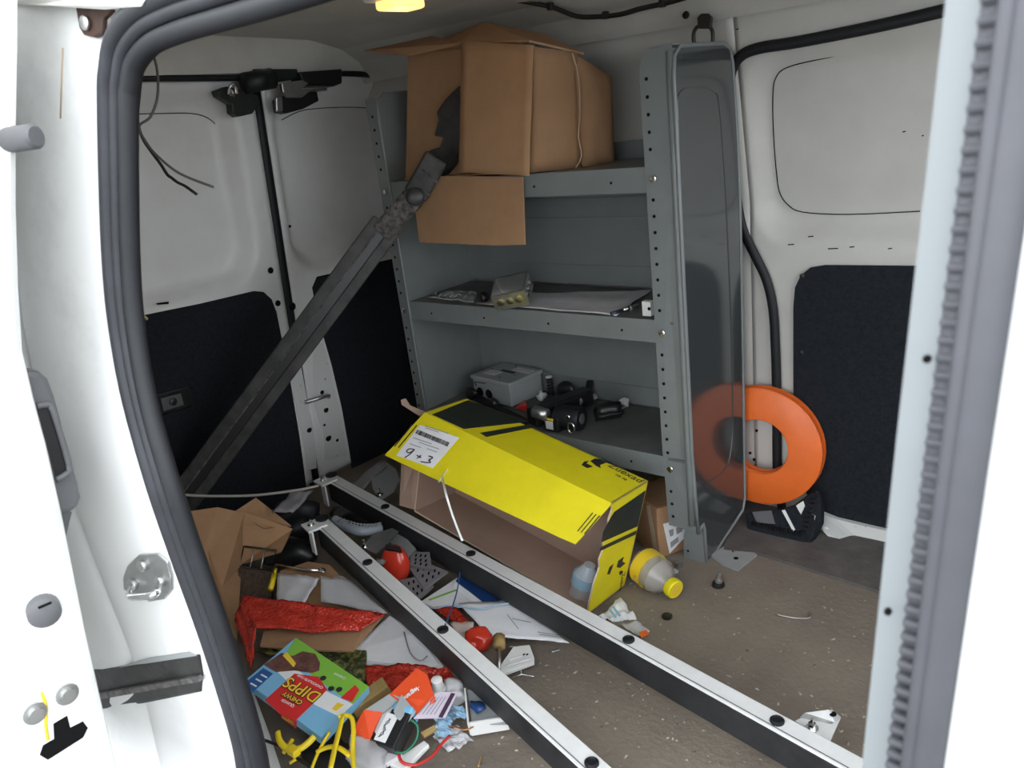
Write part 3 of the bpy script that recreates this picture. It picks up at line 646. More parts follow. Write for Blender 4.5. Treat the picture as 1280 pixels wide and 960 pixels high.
slab('side_flap', [q(455, 63, 1.04), q(540, 45, 1.10), q(575, 54, 1.03), q(512, 68, 1.03)], .004, M_CARD, cb)
slab('top_panel', [q(604, 27, 1.10), q(662, 50, 1.02), q(730, 66, 1.15), q(680, 42, 1.19)], .004, M_CARD, cb)
slab('base', [(q(509, 224, 1.05).x, 1.04, ZT + .002), (q(663, 219, 1.03).x, 1.03, ZT + .002), (q(728, 210, 1.13).x, 1.19, ZT + .002), (q(545, 208, 1.19).x, 1.19, ZT + .002)], .004, M_CARD, cb, n=V((0, 0, -1)))

# ================================================================== LEANING RACK ARM
pa = D(244, 606, 2.08); pb2 = P(484, 282, 1, .925); dirv = (pb2 - pa).normalized()
foot = pa - dirv * ((pa.z - .045) / dirv.z)
if foot.x < -2.0: foot = pa - dirv * ((pa.x + 2.0) / dirv.x)
arm = thing('rack_stanchion', foot, 'long dark grooved metal rack arm leaning against the cardboard box', 'rack arm')
nv = (CAM - pa).normalized(); sdv = dirv.cross(nv).normalized(); nv = sdv.cross(dirv).normalized()
wpx = .060
def arm_bar(name, off, wd, h, m, a, b, lift=0): return bar(name, a + sdv * off + nv * lift, b + sdv * off + nv * lift, wd, h, m, arm, up=nv, bevel=.003)
arm_bar('channel', 0, .030, .036, M_BLACK, foot, pb2)
sgn = 1 if sdv.x > 0 else -1
arm_bar('side_rail', .024, .028, .046, M_IRON, foot, pb2)
arm_bar('side_rail', -.026, .032, .046, M_IRON, foot, D(478, 262, 1.80) + V((0, 0, 0)) if False else pb2)
arm_bar('ridge', -.012, .004, .05, M_IRONL, foot, pb2)
pc = P(519, 244, 1, .955)
bar('knuckle', pb2 - dirv * .02, pc, .056, .05, M_IRONL, arm, up=nv, bevel=.006)
disc('pivot_cap', P(518, 246, 1, .925), nv, .022, .014, M_BLACK, arm, 20)
pe = P(546, 196, 1, 1.000)
neck = bar('neck', pc, pe, .060, .045, M_IRON, arm, up=nv, bevel=.006)
for u, v, u2, v2 in ((520, 231, 538, 245), (528, 212, 547, 229)): tube('scratch_band', [P(u, v, 1, .95), P(u2, v2, 1, .95)], .0018, M_IRONL, arm, 6)
hkp = [(527, 210), (536, 188), (549, 184), (553, 172), (542, 170), (547, 150), (545, 140), (556, 124), (572, 108), (600, 95), (598, 140), (575, 160), (578, 180), (562, 208), (548, 224)]
slab('hook_head', [P(u, v, 1, 1.020) for u, v in hkp], .03, M_IRON, arm, n=V((0, 1, 0)), bevel=.004)

# ================================================================== MIDDLE SHELF GOODS
Z2 = .606
def S2(u, v, dz=0.0): return P(u, v, 2, Z2 + dz)
tag(cloth('paper_sheet', [S2(594, 379, .002), S2(640, 366, .003), S2(815, 362, .004), S2(770, 393, .002)], 22, 8, .002, M_PAPER2, amp=.003, seed=3), 'long crumpled grey-white paper sheet spread on the middle shelf', 'paper')
jb = thing('junction_box', S2(640, 362), 'ribbed galvanised steel junction box on the middle shelf', 'junction box')
jc = S2(640, 364, .042); jR = axes((1, .45, .15), (0, -.5, 1))
bx_ = box('back_plate', jc - jR @ V((0, 0, .022)), (.085, .075, .003), M_STEEL, jb, jR)
for a, d_ in ((V((.0425, 0, 0)), (.003, .075, .045)), (V((-.0425, 0, 0)), (.003, .075, .045)), (V((0, .0375, 0)), (.085, .003, .045)), (V((0, -.0375, 0)), (.085, .003, .045))):
    wl = box('side_wall', jc + jR @ a, d_, M_STEEL, jb, jR)
for k in (-.024, 0, .024):
    disc('knockout', jc + jR @ V((k, -.0395, 0)), jR @ V((0, -1, 0)), .010, .0015, M_CHROME, jb, 14)
    disc('knockout', jc + jR @ V((.0445, k, 0)), jR @ V((1, 0, 0)), .010, .0015, M_CHROME, jb, 14)
blk = tag(blob('rubber_plug', S2(605, 372, .012), (.012, .012, .016), M_BLACK, amp=.1, seed=1, sub=2), 'small black rubber plug beside the steel junction box', 'plug')
cl = thing('wire_clips', S2(568, 372), 'flat bag of small steel clips at the left end of the middle shelf', 'clip bag')
cloth('bag', [S2(535, 372, .003), S2(560, 362, .006), S2(596, 364, .005), S2(592, 377, .003)], 10, 6, .003, M_FILM, cl, amp=.004, seed=8)
for i in range(9):
    p = S2(545 + i * 5.2 + random.uniform(-2, 2), 370 + random.uniform(-3, 3), .006); t = random.uniform(0, 3)
    tube('clip', [p, p + V((.012 * math.cos(t), .012 * math.sin(t), .004)), p + V((.016 * math.cos(t + 1), .016 * math.sin(t + 1), .001))], .0018, M_STEEL, cl, 6)
bt = thing('drill_bit', S2(786, 388), 'small steel driver bit with dark tip on the middle shelf', 'bit')
a_, b_ = S2(764, 392, .006), S2(797, 382, .006)
tube('shank', [a_.lerp(b_, .45), b_], .005, M_CHROME, bt, 8); tube('tip', [a_, a_.lerp(b_, .4)], .004, mat('blue_steel', (.05, .06, .12), .3, .6), bt, 8); disc('collar', a_.lerp(b_, .68), b_ - a_, .0075, .006, M_STEEL, bt)
ws = thing('white_switch', S2(811, 389), 'small white plastic wall plug against the shelf upright', 'switch')
wc = P(810, 385, 1, 1.045); box('body', wc, (.022, .016, .034), M_WPL, ws, bevel=.002); disc('socket_hole', wc + V((.008, -.008, .001)), (0, -1, 0), .004, .002, M_HOLE, ws, 8)

# ================================================================== BOTTOM SHELF GOODS
Z3 = .283
def S3(u, v, dz=0.0): return P(u, v, 2, Z3 + dz)
gb = thing('electrical_box', (-1.5, 1.235, Z3), 'light grey metal electrical enclosure with labelled lid on the bottom shelf', 'enclosure')
gR = Matrix.Rotation(-.115, 3, 'Z'); gc = V((-1.470, 1.205, Z3 + .033)); gd_ = (.158, .128, .062)
body = box('body', gc, gd_, M_LGREY, gb, gR, bevel=.004); lid = box('lid', gc + V((0, 0, .036)), (.166, .136, .012), M_LGREY, gb, gR, bevel=.003)
gt = gc + V((0, 0, .0425))
for (x, y, w_, h_, m_) in ((-.035, -.02, .05, .036, M_PAPER2), (.035, .035, .07, .03, M_PAPER2), (0, .006, .055, .014, M_INK)): box('lid_label', gt + gR @ V((x, y, 0)), (w_, h_, .001), m_, lid, gR)
for (x, y) in ((-.06, .0), (.02, -.045), (.045, -.01), (-.01, .05)): disc('lid_screw', gt + gR @ V((x, y, 0)), (0, 0, 1), .004, .002, M_CHROME, lid, 8)
for x in (-.05, -.012): disc('knockout', gc + gR @ V((x, -.065, -.006)), gR @ V((0, -1, 0)), .014, .0015, M_HOLE, body, 14)
tube('hasp', [gc + gR @ V((-.062, -.066, .012)), gc + gR @ V((-.066, -.070, .024)), gc + gR @ V((-.02, -.068, .026))], .002, M_GREYPL, body, 6)
# black lamp/camera gear jumble: separate pieces
tb = thing('black_tube_lamp', S3(690, 520), 'long black bar work light with silver end on the bottom shelf', 'work light')
a_, b_ = S3(664, 522, .03), S3(736, 494, .035)
bar('housing', a_, b_, .045, .045, M_BLACK, tb, bevel=.006); tube('silver_collar', [S3(668, 514, .05), S3(684, 519, .045)], .016, M_STEEL, tb, 14)
disc('silver_knob', S3(724, 501, .035), (.3, -1, .1), .012, .01, M_STEEL, tb); bar('hinge_arm', S3(735, 496, .03), S3(738, 478, .05), .02, .02, M_BLACK, tb, bevel=.004)
rl = thing('tape_roll', S3(730, 532), 'black rubber tape roll lying on its side on the bottom shelf', 'tape roll')
rc = S3(712, 522, .032); ra_ = V((1, .15, 0)).normalized()
lathe('roll', [(.012, -.035), (.030, -.035), (.032, -.03), (.032, .03), (.030, .035), (.012, .035)], rc, ra_, M_RUBBER, rl, 24)
disc('core', rc + ra_ * .034, ra_, .014, .003, M_GREYPL, rl); 
pc2 = thing('black_pouch', S3(765, 505), 'square black fabric pouch near the shelf back on the bottom shelf', 'pouch')
cloth('front', [S3(748, 520, .05), S3(778, 516, .05), S3(776, 523, .003), S3(744, 527, .003)], 4, 4, .03, M_BLACK, pc2, amp=.002, seed=2); cloth('top_flap', [S3(748, 512, .06), S3(776, 508, .06), S3(780, 516, .052), S3(748, 521, .052)], 4, 3, .004, M_RUBBER, pc2, amp=.002, seed=3)
cs = thing('coil_spring', S3(688, 490), 'upright black coil spring with white cap beside the enclosure', 'spring')
cb_ = S3(689, 497, 0); tube('coil', [cb_ + V((.008 * math.cos(t * .8), .008 * math.sin(t * .8), .006 + t * .0011)) for t in range(48)], .0022, M_RUBBER, cs, 6); disc('cap', cb_ + V((0, 0, .06)), (0, 0, 1), .010, .006, M_WPL, cs)
gog = tag(blob('dark_goggle', S3(708, 488, .03), (.032, .018, .028), M_BLACK, amp=.08, seed=6), 'rounded black plastic cover at the back of the bottom shelf', 'cover')
for i, (u, v, s, lab) in enumerate(((677, 495, .014, 'crumpled white tissue beside the grey enclosure'), (744, 496, .009, 'small white tissue scrap between the black pouch and light'), (781, 502, .013, 'crumpled white tissue trailing from the black pouch'))):
    tag(blob('tissue', S3(u, v, s * .8), (s, s * .7, s * .9), M_TISSUE, amp=.5, seed=20 + i, sub=2), lab, 'tissue')
tw = tag(tube('tissue_twist', [S3(782, 508, .004), S3(772, 514, .004), S3(763, 520, .004)], (.005, .0025), M_TISSUE, None, 6), 'thin twisted white tissue strip on the bottom shelf', 'tissue')
mt = thing('small_meter', S3(700, 540), 'small black meter with white and yellow label at the shelf front', 'meter')
mc = P(693, 528, 1, 1.05); box('case', mc, (.05, .03, .04), M_BLACK, mt, bevel=.005); box('label', mc + V((-.004, -.0165, -.002)), (.022, .002, .022), M_WPL, mt); box('stripe', mc + V((-.004, -.0165, .014)), (.026, .002, .005), M_YCABLE, mt)
rg = thing('steel_ring', S3(715, 537), 'small chrome ring fitting in front of the black tape roll', 'fitting')
tube('ring', [P(714, 535, 1, 1.035) + V((.010 * math.cos(a), 0, .014 * math.sin(a))) for a in [2 * math.pi * i / 16 for i in range(16)]], .003, M_CHROME, rg, 6, closed=True); disc('stud', P(711, 521, 1, 1.035), (0, -1, 0), .006, .005, M_CHROME, rg)
pk = thing('pipe_wrench', S3(610, 500), 'black jointed hand tool lying along the shelf front behind the yellow box', 'hand tool')
tube('handle', [S3(598, 497, .012), S3(622, 509, .012), S3(656, 527, .012)], .010, M_BLACK, pk, 8); blob('jaw', S3(590, 492, .02), (.02, .014, .02), M_BLACK, pk, amp=.2, seed=3, sub=2); blob('joint', S3(618, 505, .02), (.014, .012, .018), M_BLACK, pk, amp=.2, seed=4, sub=2)
tag(slab('red_tag', [S3(644, 510, .004), S3(656, 500, .02), S3(658, 507, .02), S3(658, 514, .004)], .002, M_REDP), 'small red plastic wedge beside the black bar light', 'tag')

# ================================================================== YELLOW BOX (lying open on its side)
yR = Matrix(((.9744, -.0212, .2238), (-.0053, .9931, .1172), (-.2247, -.1153, .9676))); yc = V((-1.1321, .8289, .2027 + .003)); yd = (.5357, .1532, .2767)
def Y(i, j, k): return yc + yR @ V(((i - .5) * yd[0], (j - .5) * yd[1], (k - .5) * yd[2]))
yb_ = thing('yellow_carton', Y(.5, .5, 0), 'open yellow and black shipping carton tipped on its side against the shelf', 'carton')
th = .004
def ypanel(name, a, b, c, d, m_out, m_in, inward, par=yb_):
    P4 = [Y(*a), Y(*b), Y(*c), Y(*d)]; n = V(inward) 
    vs_ = P4 + [p + n * th for p in P4]
    return mesh(name, vs_, [(0, 1, 2, 3), (7, 6, 5, 4), (0, 1, 5, 4), (1, 2, 6, 5), (2, 3, 7, 6), (3, 0, 4, 7)], None, par, mats=[m_out, m_in, M_CARDEDGE], midx=[0, 1, 2, 2, 2, 2])
ax_, ay_, az_ = yR.col[0], yR.col[1], yR.col[2]
tp = ypanel('top_panel', (0, 0, 1), (1, 0, 1), (1, 1, 1), (0, 1, 1), M_YEL, M_CARDIN, -az_)
bk = ypanel('back_panel', (0, 1, 0), (1, 1, 0), (1, 1, 1), (0, 1, 1), M_YEL, M_CARDIN, -ay_)
bo = ypanel('bottom_panel', (0, 0, 0), (1, 0, 0), (1, 1, 0), (0, 1, 0), M_YEL, M_CARDIN, az_)
le = ypanel('left_end', (0, 0, 0), (0, 1, 0), (0, 1, 1), (0, 0, 1), M_YEL, M_CARDIN, ax_)
# right end with a torn front edge
er = [Y(1, 1, 0), Y(1, 1, 1), Y(1, 0, 1)] + [Y(1, j, k) for j, k in ((.06, .93), (.02, .84), (.07, .76), (-.01, .66), (.04, .58), (-.01, .5), (.05, .42), (-.02, .30), (-.04, .1), (-.02, 0))]
N = len(er); mesh('right_end', er + [p - ax_ * th for p in er], [tuple(range(N)), tuple(range(2 * N - 1, N - 1, -1))] + [(i, (i + 1) % N, N + (i + 1) % N, N + i) for i in range(N)], None, yb_, mats=[M_YEL, M_CARDIN, M_CARDEDGE], midx=[0, 1] + [2] * N)
ren = [o for o in yb_.children if o.name.startswith('right_end')][0]
decal('dark_panel', [(768, 640), (807, 613), (797, 658), (752, 678), (754, 665), (762, 650)], Y(1, 0, 0), ax_, M_DKGRN, ren)
decal('dark_stripe', [(751, 684), (796, 663), (795, 668), (750, 689)], Y(1, 0, 0), ax_, M_DKGRN, ren)
for pts in ([(759, 718), (762, 709), (767, 705), (765, 711), (762, 718)], [(771, 709), (773, 701), (780, 696), (778, 702), (782, 704), (775, 710)], [(774, 715), (778, 713), (779, 716), (775, 719)]): decal('logo_mark', pts, Y(1, 0, 0), ax_, M_INK, ren)
text('carton_print', 'Zuexa', PP(777, 727, Y(1, 0, 0), ax_), az_ * -1 + ay_ * .1, ay_ , .020, M_INK, ren)
decal('dark_panel', [(540, 518), (585, 500), (662, 527), (580, 536)], Y(0, 0, 1), az_, M_DKGRN, tp)
decal('dark_stripe', [(600, 541), (664, 530), (668, 534), (608, 546)], Y(0, 0, 1), az_, M_DKGRN, tp)
for pts in ([(727, 581), (730, 577), (736, 576), (733, 579), (741, 583), (734, 585)], [(738, 576), (744, 573), (750, 574), (758, 578), (750, 581), (751, 585), (745, 582)], [(752, 572), (762, 577), (769, 582), (758, 578)]): decal('logo_mark', pts, Y(0, 0, 1), az_, M_INK, tp)
text('carton_print', 'Zuexad', PP(782, 592, Y(0, 0, 1), az_), ax_ + ay_ * -.1, ay_, .030, M_INK, tp)
text('small_print', 'xa na', PP(777, 597, Y(0, 0, 1), az_), ax_ + ay_ * -.1, ay_, .014, M_INK, tp)
# big flap hanging open towards the door
fA, fB = Y(0, 0, 1), Y(1, 0, 1)
dA = 1.0
def flap_pt(u, v, ref, ln):
    r = ray(u, v); best = None
    for i in range(400):
        d = .9 + i * .004; p = CAM + r * d
        e_ = abs((p - ref).length - ln)
        if p.y < ref.y and (best is None or e_ < best[0]): best = (e_, p)
    return best[1]
fl = .125
fD = flap_pt(481, 569, fA, fl); fC = flap_pt(719, 680, fB, fl)
fn = (fB - fA).cross(fD - fA).normalized()
if fn.dot(CAM - fA) < 0: fn = -fn
fC = PP(719, 680, fA, fn); fE = PP(700, 672, fA, fn)
flp = slab('front_flap', [fA, fB, fC, fE, fD], th, M_YEL, yb_, n=-fn)
decal('shipping_label', [(525, 531), (574, 547), (541, 585), (495, 569)], fA, fn, M_PAPER, flp, .001)
lab = [o for o in flp.children if o.name.startswith('shipping_label')][0]
xl = (PP(574, 547, fA, fn) - PP(525, 531, fA, fn)).normalized(); yl = fn.cross(xl)
for i in range(34):
    t = i / 33; w_ = random.choice((.0008, .0014, .002)); p = PP(521 + 39 * t, 539.5 + 16 * t, fA + fn * .0022, fn); box('barcode_bar', p, (w_, .011, .0006), M_INK, lab, axes(xl, fn))
for (u, v, l) in ((546, 537, .07), (540, 537.5, .04), (528, 551, .055), (536, 557, .06), (519, 557, .035), (540, 563, .03)):
    p = PP(u, v, fA + fn * .0022, fn); box('print_line', p, (l, .0016, .0005), M_GINK, lab, axes(xl, fn))
def stroke(pts, r=.0013): tube('handwriting', [PP(u, v, fA + fn * .0026, fn) for u, v in pts], r, M_INK, lab, 5, sm=4)
stroke([(518, 562), (512, 561), (508, 564), (512, 566), (518, 562), (512, 568), (506, 572)]); stroke([(521, 573), (526, 569)]); stroke([(521, 569), (526, 572)])
stroke([(536, 570), (541, 572), (536, 575), (537, 576), (538, 578), (532, 578), (526, 577)])
for k in range(2): bar('print_line', PP(493 + k * 5, 558 + k * 1.5, fA + fn * .0015, fn), PP(516 + k * 5, 530 + k * 1.5, fA + fn * .0015, fn), .003, .0006, M_INK, flp, up=fn)
for k in range(3): bar('print_line', PP(722 + k * 4.2, 664 + k * 1.8, fA + fn * .0015, fn), PP(741 + k * 4.2, 641 + k * 1.8, fA + fn * .0015, fn), .0022, .0006, M_INK, flp, up=fn)
tube('tape_edge', [PP(u, v, fA + fn * .0015, fn) for u, v in ((548, 603), (560, 586))], .0012, M_WPL, flp, 5)
slab('left_flap', [Y(0, 0, .02), Y(0, 0, .62), D(503, 575, (Y(0, 0, .5) - CAM).dot(FW) - .03), D(500, 632, (Y(0, 0, 0) - CAM).dot(FW) - .05)], .004, M_CARDIN, yb_)
slab('torn_flap', [D(u, v, (Y(0, 1, 1) - CAM).dot(FW) - .02) for u, v in ((524, 520), (502, 506), (501, 500), (507, 498), (513, 507), (535, 516))], .003, M_CARDIN, yb_)
cdw = tag(tube('string', [PP(552, 594, fA, fn) - fn * .004, D(556, 612, 1.42), D(566, 645, 1.40), D(578, 676, 1.375)], .0022, M_WPL, None, 6, sm=4), 'thin white cord hanging from the yellow carton to the rail', 'cord')
# water bottle inside the box
wb = thing('water_bottle', F(728, 752, .03), 'clear ribbed plastic water bottle lying in the yellow carton', 'bottle')
b0 = Y(.97, .25, .06) + V((-.02, -.02, .03)); b1 = Y(.90, .55, .40) ; b0 = PP(718, 768, Y(0, .30, 0), ay_); b1 = PP(737, 706, Y(0, .30, 0), ay_)
ax2 = (b1 - b0).normalized(); L = (b1 - b0).length
prf = [(.004, 0), (.026, .003)] + [(.030 - (.0025 if i % 2 else 0), .008 + i * (L * .75 - .01) / 10) for i in range(11)] + [(.026, L * .85), (.014, L * .97), (.013, L)]
lathe('shell', prf, b0, ax2, M_CLEAR, wb, 20); lathe('label', [(.0305, L * .64), (.0305, L * .80)], b0, ax2, M_BLUEF, wb, 20)

# ================================================================== CARTON UNDER THE SHELF, JUICE BOTTLE
ct = thing('brown_carton', (-.92, 1.09, 0), 'small brown cardboard carton with white label under the shelf', 'carton')
cR = Matrix.Rotation(math.radians(-28), 3, 'Z'); c_ = V((-.925, 1.118, .068)); cdm = (.14, .125, .134)
box('carton_body', c_, cdm, M_CARD, ct, cR, bevel=.003)
fx = c_ + cR @ V((cdm[0] / 2, 0, 0)); nx_ = cR @ V((1, 0, 0))
decal('label', [(829, 655), (856, 648), (857, 671), (837, 692)], fx, nx_, M_PAPER, ct); 
for pts in ([(836, 663), (842, 661), (842, 669), (838, 671)], [(845, 660), (853, 657), (853, 664), (846, 668)], [(838, 678), (848, 671), (848, 677), (839, 685)]): decal('label_print', pts, fx + nx_ * .001, nx_, M_GINK, ct)
nf = cR @ V((0, -1, 0)); ff = c_ + cR @ V((0, -cdm[1] / 2, 0)); decal('tape', [(808, 632), (812, 632), (822, 690), (817, 690)], ff, nf, M_CARDEDGE, ct)
jb2 = thing('juice_bottle', F(820, 728), 'squat clear bottle with yellow label and yellow cap on the floor', 'bottle')
j0 = F(801, 703, .044); j1 = F(839, 733, .030); ja = (j1 - j0).normalized(); L = (j1 - j0).length
lathe('shell', [(.02, 0), (.040, .004), (.043, .015), (.043, L * .38), (.040, L * .5), (.043, L * .62), (.034, L * .78), (.019, L * .93), (.018, L * .99)], j0, ja, M_SMOKE, jb2, 28)
lathe('label', [(.0438, .012), (.0438, L * .40)], j0, ja, mat('yellow_bottle_label', (.78, .55, .03), .4, col2=(.10, .10, .30), scale=26, lo=.36, hi=.40), jb2, 28)
lathe('residue', [(.01, L * .30), (.036, L * .34), (.036, L * .60), (.030, L * .72), (.01, L * .76)], j0, ja, M_PAPER2, jb2, 24)
cp_ = lathe('cap', [(.021, L * .97), (.0225, L), (.0225, L + .013), (.020, L + .016)], j0, ja, M_YEL, jb2, 24)
lathe('cap_ring', [(.014, L + .0162), (.014, L + .0168)], j0, ja, M_GOLDT, cp_, 20)

# ================================================================== RACK RAILS
def rail(a0, a1, label, wd=.036, h=.066, bolts=(), par_name='rack_rail'):
    a0 = V(a0); a1 = V(a1); t = thing(par_name, (a0 + a1) / 2 - V((0, 0, h)), label, 'rack rail', 'roof rack rails on the van floor')
    dx = (a1 - a0).normalized(); R = axes(dx, (0, 0, 1)); up = R.col[2]; sd_ = R.col[1]
    box('rubber_side', (a0 + a1) / 2 - up * (h / 2 + .003), ((a1 - a0).length, wd * .86, h - .006), M_BLACKAL, t, R, bevel=.003)
    tpx = box('aluminium_cap', (a0 + a1) / 2 - up * .002, ((a1 - a0).length + .002, wd, .005), M_ALU, t, R, bevel=.001)
    bar('cap_groove', a0 + up * .0006 - sd_ * (wd * .36), a1 + up * .0006 - sd_ * (wd * .36), .0016, .001, M_GREYPL, tpx)
    for b in bolts:
        pb_ = a0.lerp(a1, b) + up * .0005; lathe('plug', [(.0115, 0), (.0115, .003), (.008, .005), (.007, .003)], pb_, up, M_RUBBER, t, 16)
    return t, dx, up, sd_
zA0, zA1 = .135, .095
A0 = F(414, 597, zA0); A1 = F(1088, 966, zA1)
def along(a, b, u, v):  # fraction along a rail nearest to a pixel
    best = (1e9, 0)
    for i in range(501):
        p = a.lerp(b, i / 500) - CAM; d = p.dot(FW); x = 640 + FOC * p.dot(RT) / d; y = 480 - FOC * p.dot(UP) / d; e_ = (x - u) ** 2 + (y - v) ** 2
        if e_ < best[0]: best = (e_, i / 500)
    return best[1]
tA, dxA, upA, sdA = rail(A0, A1, 'aluminium capped black rail running past the yellow carton to the bracket', bolts=[along(A0, A1, u, v) for u, v in ((483, 631), (590, 690), (787, 799), (970, 902))])
zB0, zB1 = .150, .105
B0 = F(402, 652, zB0); B1 = F(762, 975, zB1)
tB, dxB, upB, sdB = rail(B0, B1, 'aluminium capped black rail lying across the heap of litter', bolts=[along(B0, B1, u, v) for u, v in ((462, 701), (556, 785), (743, 951))])
def rail_end(t, a0, dx, up, sd_):
    c0 = a0 - dx * .006
    s = -1 if (CAM - a0).dot(sd_) > 0 else 1
    box('end_plate', c0 + dx * .012 - sd_ * s * .022 + up * .001, (.05, .05, .006), M_ALU, t, axes(dx, up), bevel=.001)
    box('end_leg', c0 + dx * .03 - sd_ * s * .040 - up * .032, (.024, .005, .064), M_ALU, t, axes(dx, up), bevel=.001)
    lathe('end_nut', [(.009, 0), (.009, .003), (.0055, .003), (.0055, .010), (.003, .012), (.003, .018)], c0 + dx * .012 - sd_ * s * .03 + up * .004, up, M_CHROME, t, 10)
    disc('end_cap', c0 + dx * .002 + sd_ * s * .004 + up * .003, up, .017, .007, M_RUBBER, t, 18)
rail_end(tA, A0, dxA, upA, sdA); rail_end(tB, B0, dxB, upB, sdB)
def bracket(name, pts, m, nut, label, z, h=.04):
    q_ = [F(u, v, z) for u, v in pts]; t = thing(name, q_[0] - V((0, 0, z)), label, 'bracket', 'bent steel rail brackets')
    slab('plate', q_, .003, m, t); lathe('nut', [(.010, 0), (.010, .003), (.006, .003), (.006, .011), (.003, .012), (.003, .02)], F(*nut, z + .002), (0, 0, 1), M_CHROME, t, 10)
    return t
bA = bracket('angle_bracket', [(994, 901), (1010, 893), (1040, 887), (1051, 896), (1036, 930), (1020, 921)], M_ALU, (1015, 911), 'bright bent steel bracket bolted beside the rail on the bare floor', .075)
slab('bracket_web', [F(1000, 897, .076), F(1040, 905, .076), F(1036, 930, .03), F(1010, 918, .03)], .003, M_STEEL, bA)
slab('bracket_tab', [F(1000, 896, .077), F(1006, 891, .09), F(1036, 887, .09), F(1051, 896, .077), F(1044, 903, .077)], .003, M_STEEL, bA); disc('tab_hole', F(1041, 893, .084), (0, 0, 1), .006, .002, M_HOLE, bA, 10)
bracket('angle_bracket', [(452, 684), (466, 668), (490, 660), (498, 664), (484, 680), (470, 692)], M_STEEL, (456, 684), 'dull steel bracket next to the red pouch between the rails', .11)
bracket('angle_bracket', [(463, 592), (480, 575), (495, 586), (500, 600), (492, 614), (474, 626), (466, 610)], M_LGREY, (475, 619), 'grey folded bracket with nut behind the carton rail', .12)

# ================================================================== ORANGE REEL AND BLACK BAG
rcn = P(951, 557, 1, 1.332)
re_ = thing('fish_tape_reel', rcn - V((0, 0, .15)), 'round orange plastic cable reel wedged between shelf panel and wall', 'cable reel')
rax = V((.05, -1, .06)).normalized(); ro, ri = .154, .071
lathe('front_flange', [(ri, .0), (ro - .004, .0), (ro, .003), (ro, .010), (ro - .004, .013), (ri + .002, .013), (ri, .010), (ri, 0)], rcn, rax, M_ORANGE, re_, 64)
lathe('rear_flange', [(ri, -.024), (ro - .004, -.024), (ro, -.021), (ro, -.013), (ri, -.013), (ri, -.024)], rcn, rax, M_ORANGE, re_, 64)
lathe('tape_slot', [(ri + .01, -.013), (ro - .008, -.013), (ro - .008, 0), (ri + .01, 0), (ri + .01, -.013)], rcn, rax, mat('dark_orange_slot', (.30, .05, .015), .5), re_, 48)
def by(z): return 1.238 + z * .75
def BG(u, v, o=0.0): return PW(u, v, lambda z: by(z) - o)
bgp = [(930, 640), (948, 637), (970, 637), (992, 630), (1008, 618), (1022, 610), (1027, 630), (1026, 652), (1012, 679), (965, 674), (934, 664)]
bag = thing('black_bag', F(975, 672), 'black fabric bag with zip teeth and white stripes under the orange reel', 'bag')
slab('bag_body', [BG(u, v) for u, v in bgp], .035, M_CARPET, bag, bevel=.008)
slab('grey_panel', [BG(u, v, .004) for u, v in ((940, 640), (964, 638), (969, 655), (946, 653))], .004, M_GREYPL, bag)
for pts in ([(977, 638), (981, 637), (994, 662), (991, 664)], [(995, 632), (1004, 626), (1006, 632), (1001, 643)]): slab('white_stripe', [BG(u, v, .004) for u, v in pts], .003, M_WPL, bag)
for i in range(22):
    t = i / 21; u = 940 + t * 62 ; v = 654 + t * 14; p = BG(u, v, .004); box('zip_tooth', p, (.0022, .006, .012), M_BLACK, bag)
for i in range(9):
    t = i / 8; p = BG(1004 + t * 14, 664 - t * 46, .004); box('zip_tooth', p, (.012, .006, .0022), M_BLACK, bag)
tube('zip_pull', [BG(1015, 642, .008), BG(1019, 645, .01), BG(1018, 650, .008)], .0018, M_STEEL, bag, 6)

# ================================================================== LITTER HEAP BETWEEN DOOR AND RAILS
def poly(pts, dz=0): return [F(u, v, z + dz) for u, v, z in pts]
cs1 = thing('cardboard_sheet', F(300, 760, .02), 'brown folded cardboard sheet propped up behind the litter heap', 'cardboard')
slab('main_panel', poly([(250, 650, .20), (306, 640, .19), (366, 661, .13), (352, 690, .10), (302, 705, .07), (296, 800, .02), (270, 760, .06)]), .005, M_CARD, cs1)
slab('side_panel', poly([(230, 640, .23), (272, 634, .22), (305, 641, .185), (272, 752, .06), (254, 690, .15)]), .005, M_CARD, cs1)
slab('upper_flap', poly([(292, 640, .19), (320, 622, .20), (364, 657, .13), (330, 660, .15)]), .004, M_CARD, cs1)
rp = tag(tube('thin_rope', [D(225, 618, 1.62), D(260, 620, 1.66), D(320, 619, 1.70), D(375, 612, 1.72), D(398, 607, 1.74)], .003, mat('grey_rope', (.22, .20, .18), .8), None, 6, sm=5), 'thin grey cord stretched across behind the cardboard', 'cord')
wr = thing('wire_rack', F(330, 700, .03), 'small dark wire grille standing in front of the cardboard sheet', 'wire rack')
fr_ = poly([(305, 683, .11), (345, 688, .105), (340, 714, .07), (299, 708, .07)])
tube('frame', fr_, .003, M_IRON, wr, 6, closed=True)
for t in (.33, .66): tube('wire', [fr_[0].lerp(fr_[1], t), fr_[3].lerp(fr_[2], t)], .002, M_STEEL, wr, 6)
tag(slab('patterned_board', poly([(298, 710, .075), (343, 716, .075), (338, 752, .03), (296, 748, .03)]), .01, mat('woven_brown_print', (.12, .085, .06), .7, col2=(.05, .035, .03), scale=90)), 'dark brown patterned board below the wire grille', 'board')
tl = thing('yellow_marker', F(341, 738, .05), 'short bright yellow marker lying by the patterned board', 'marker')
tube('barrel', [F(338, 737, .075), F(343, 718, .085)], .0065, M_YCABLE, tl, 8); tube('tip', [F(343, 718, .085), F(345, 711, .087)], .0035, M_YCABLE, tl, 8)
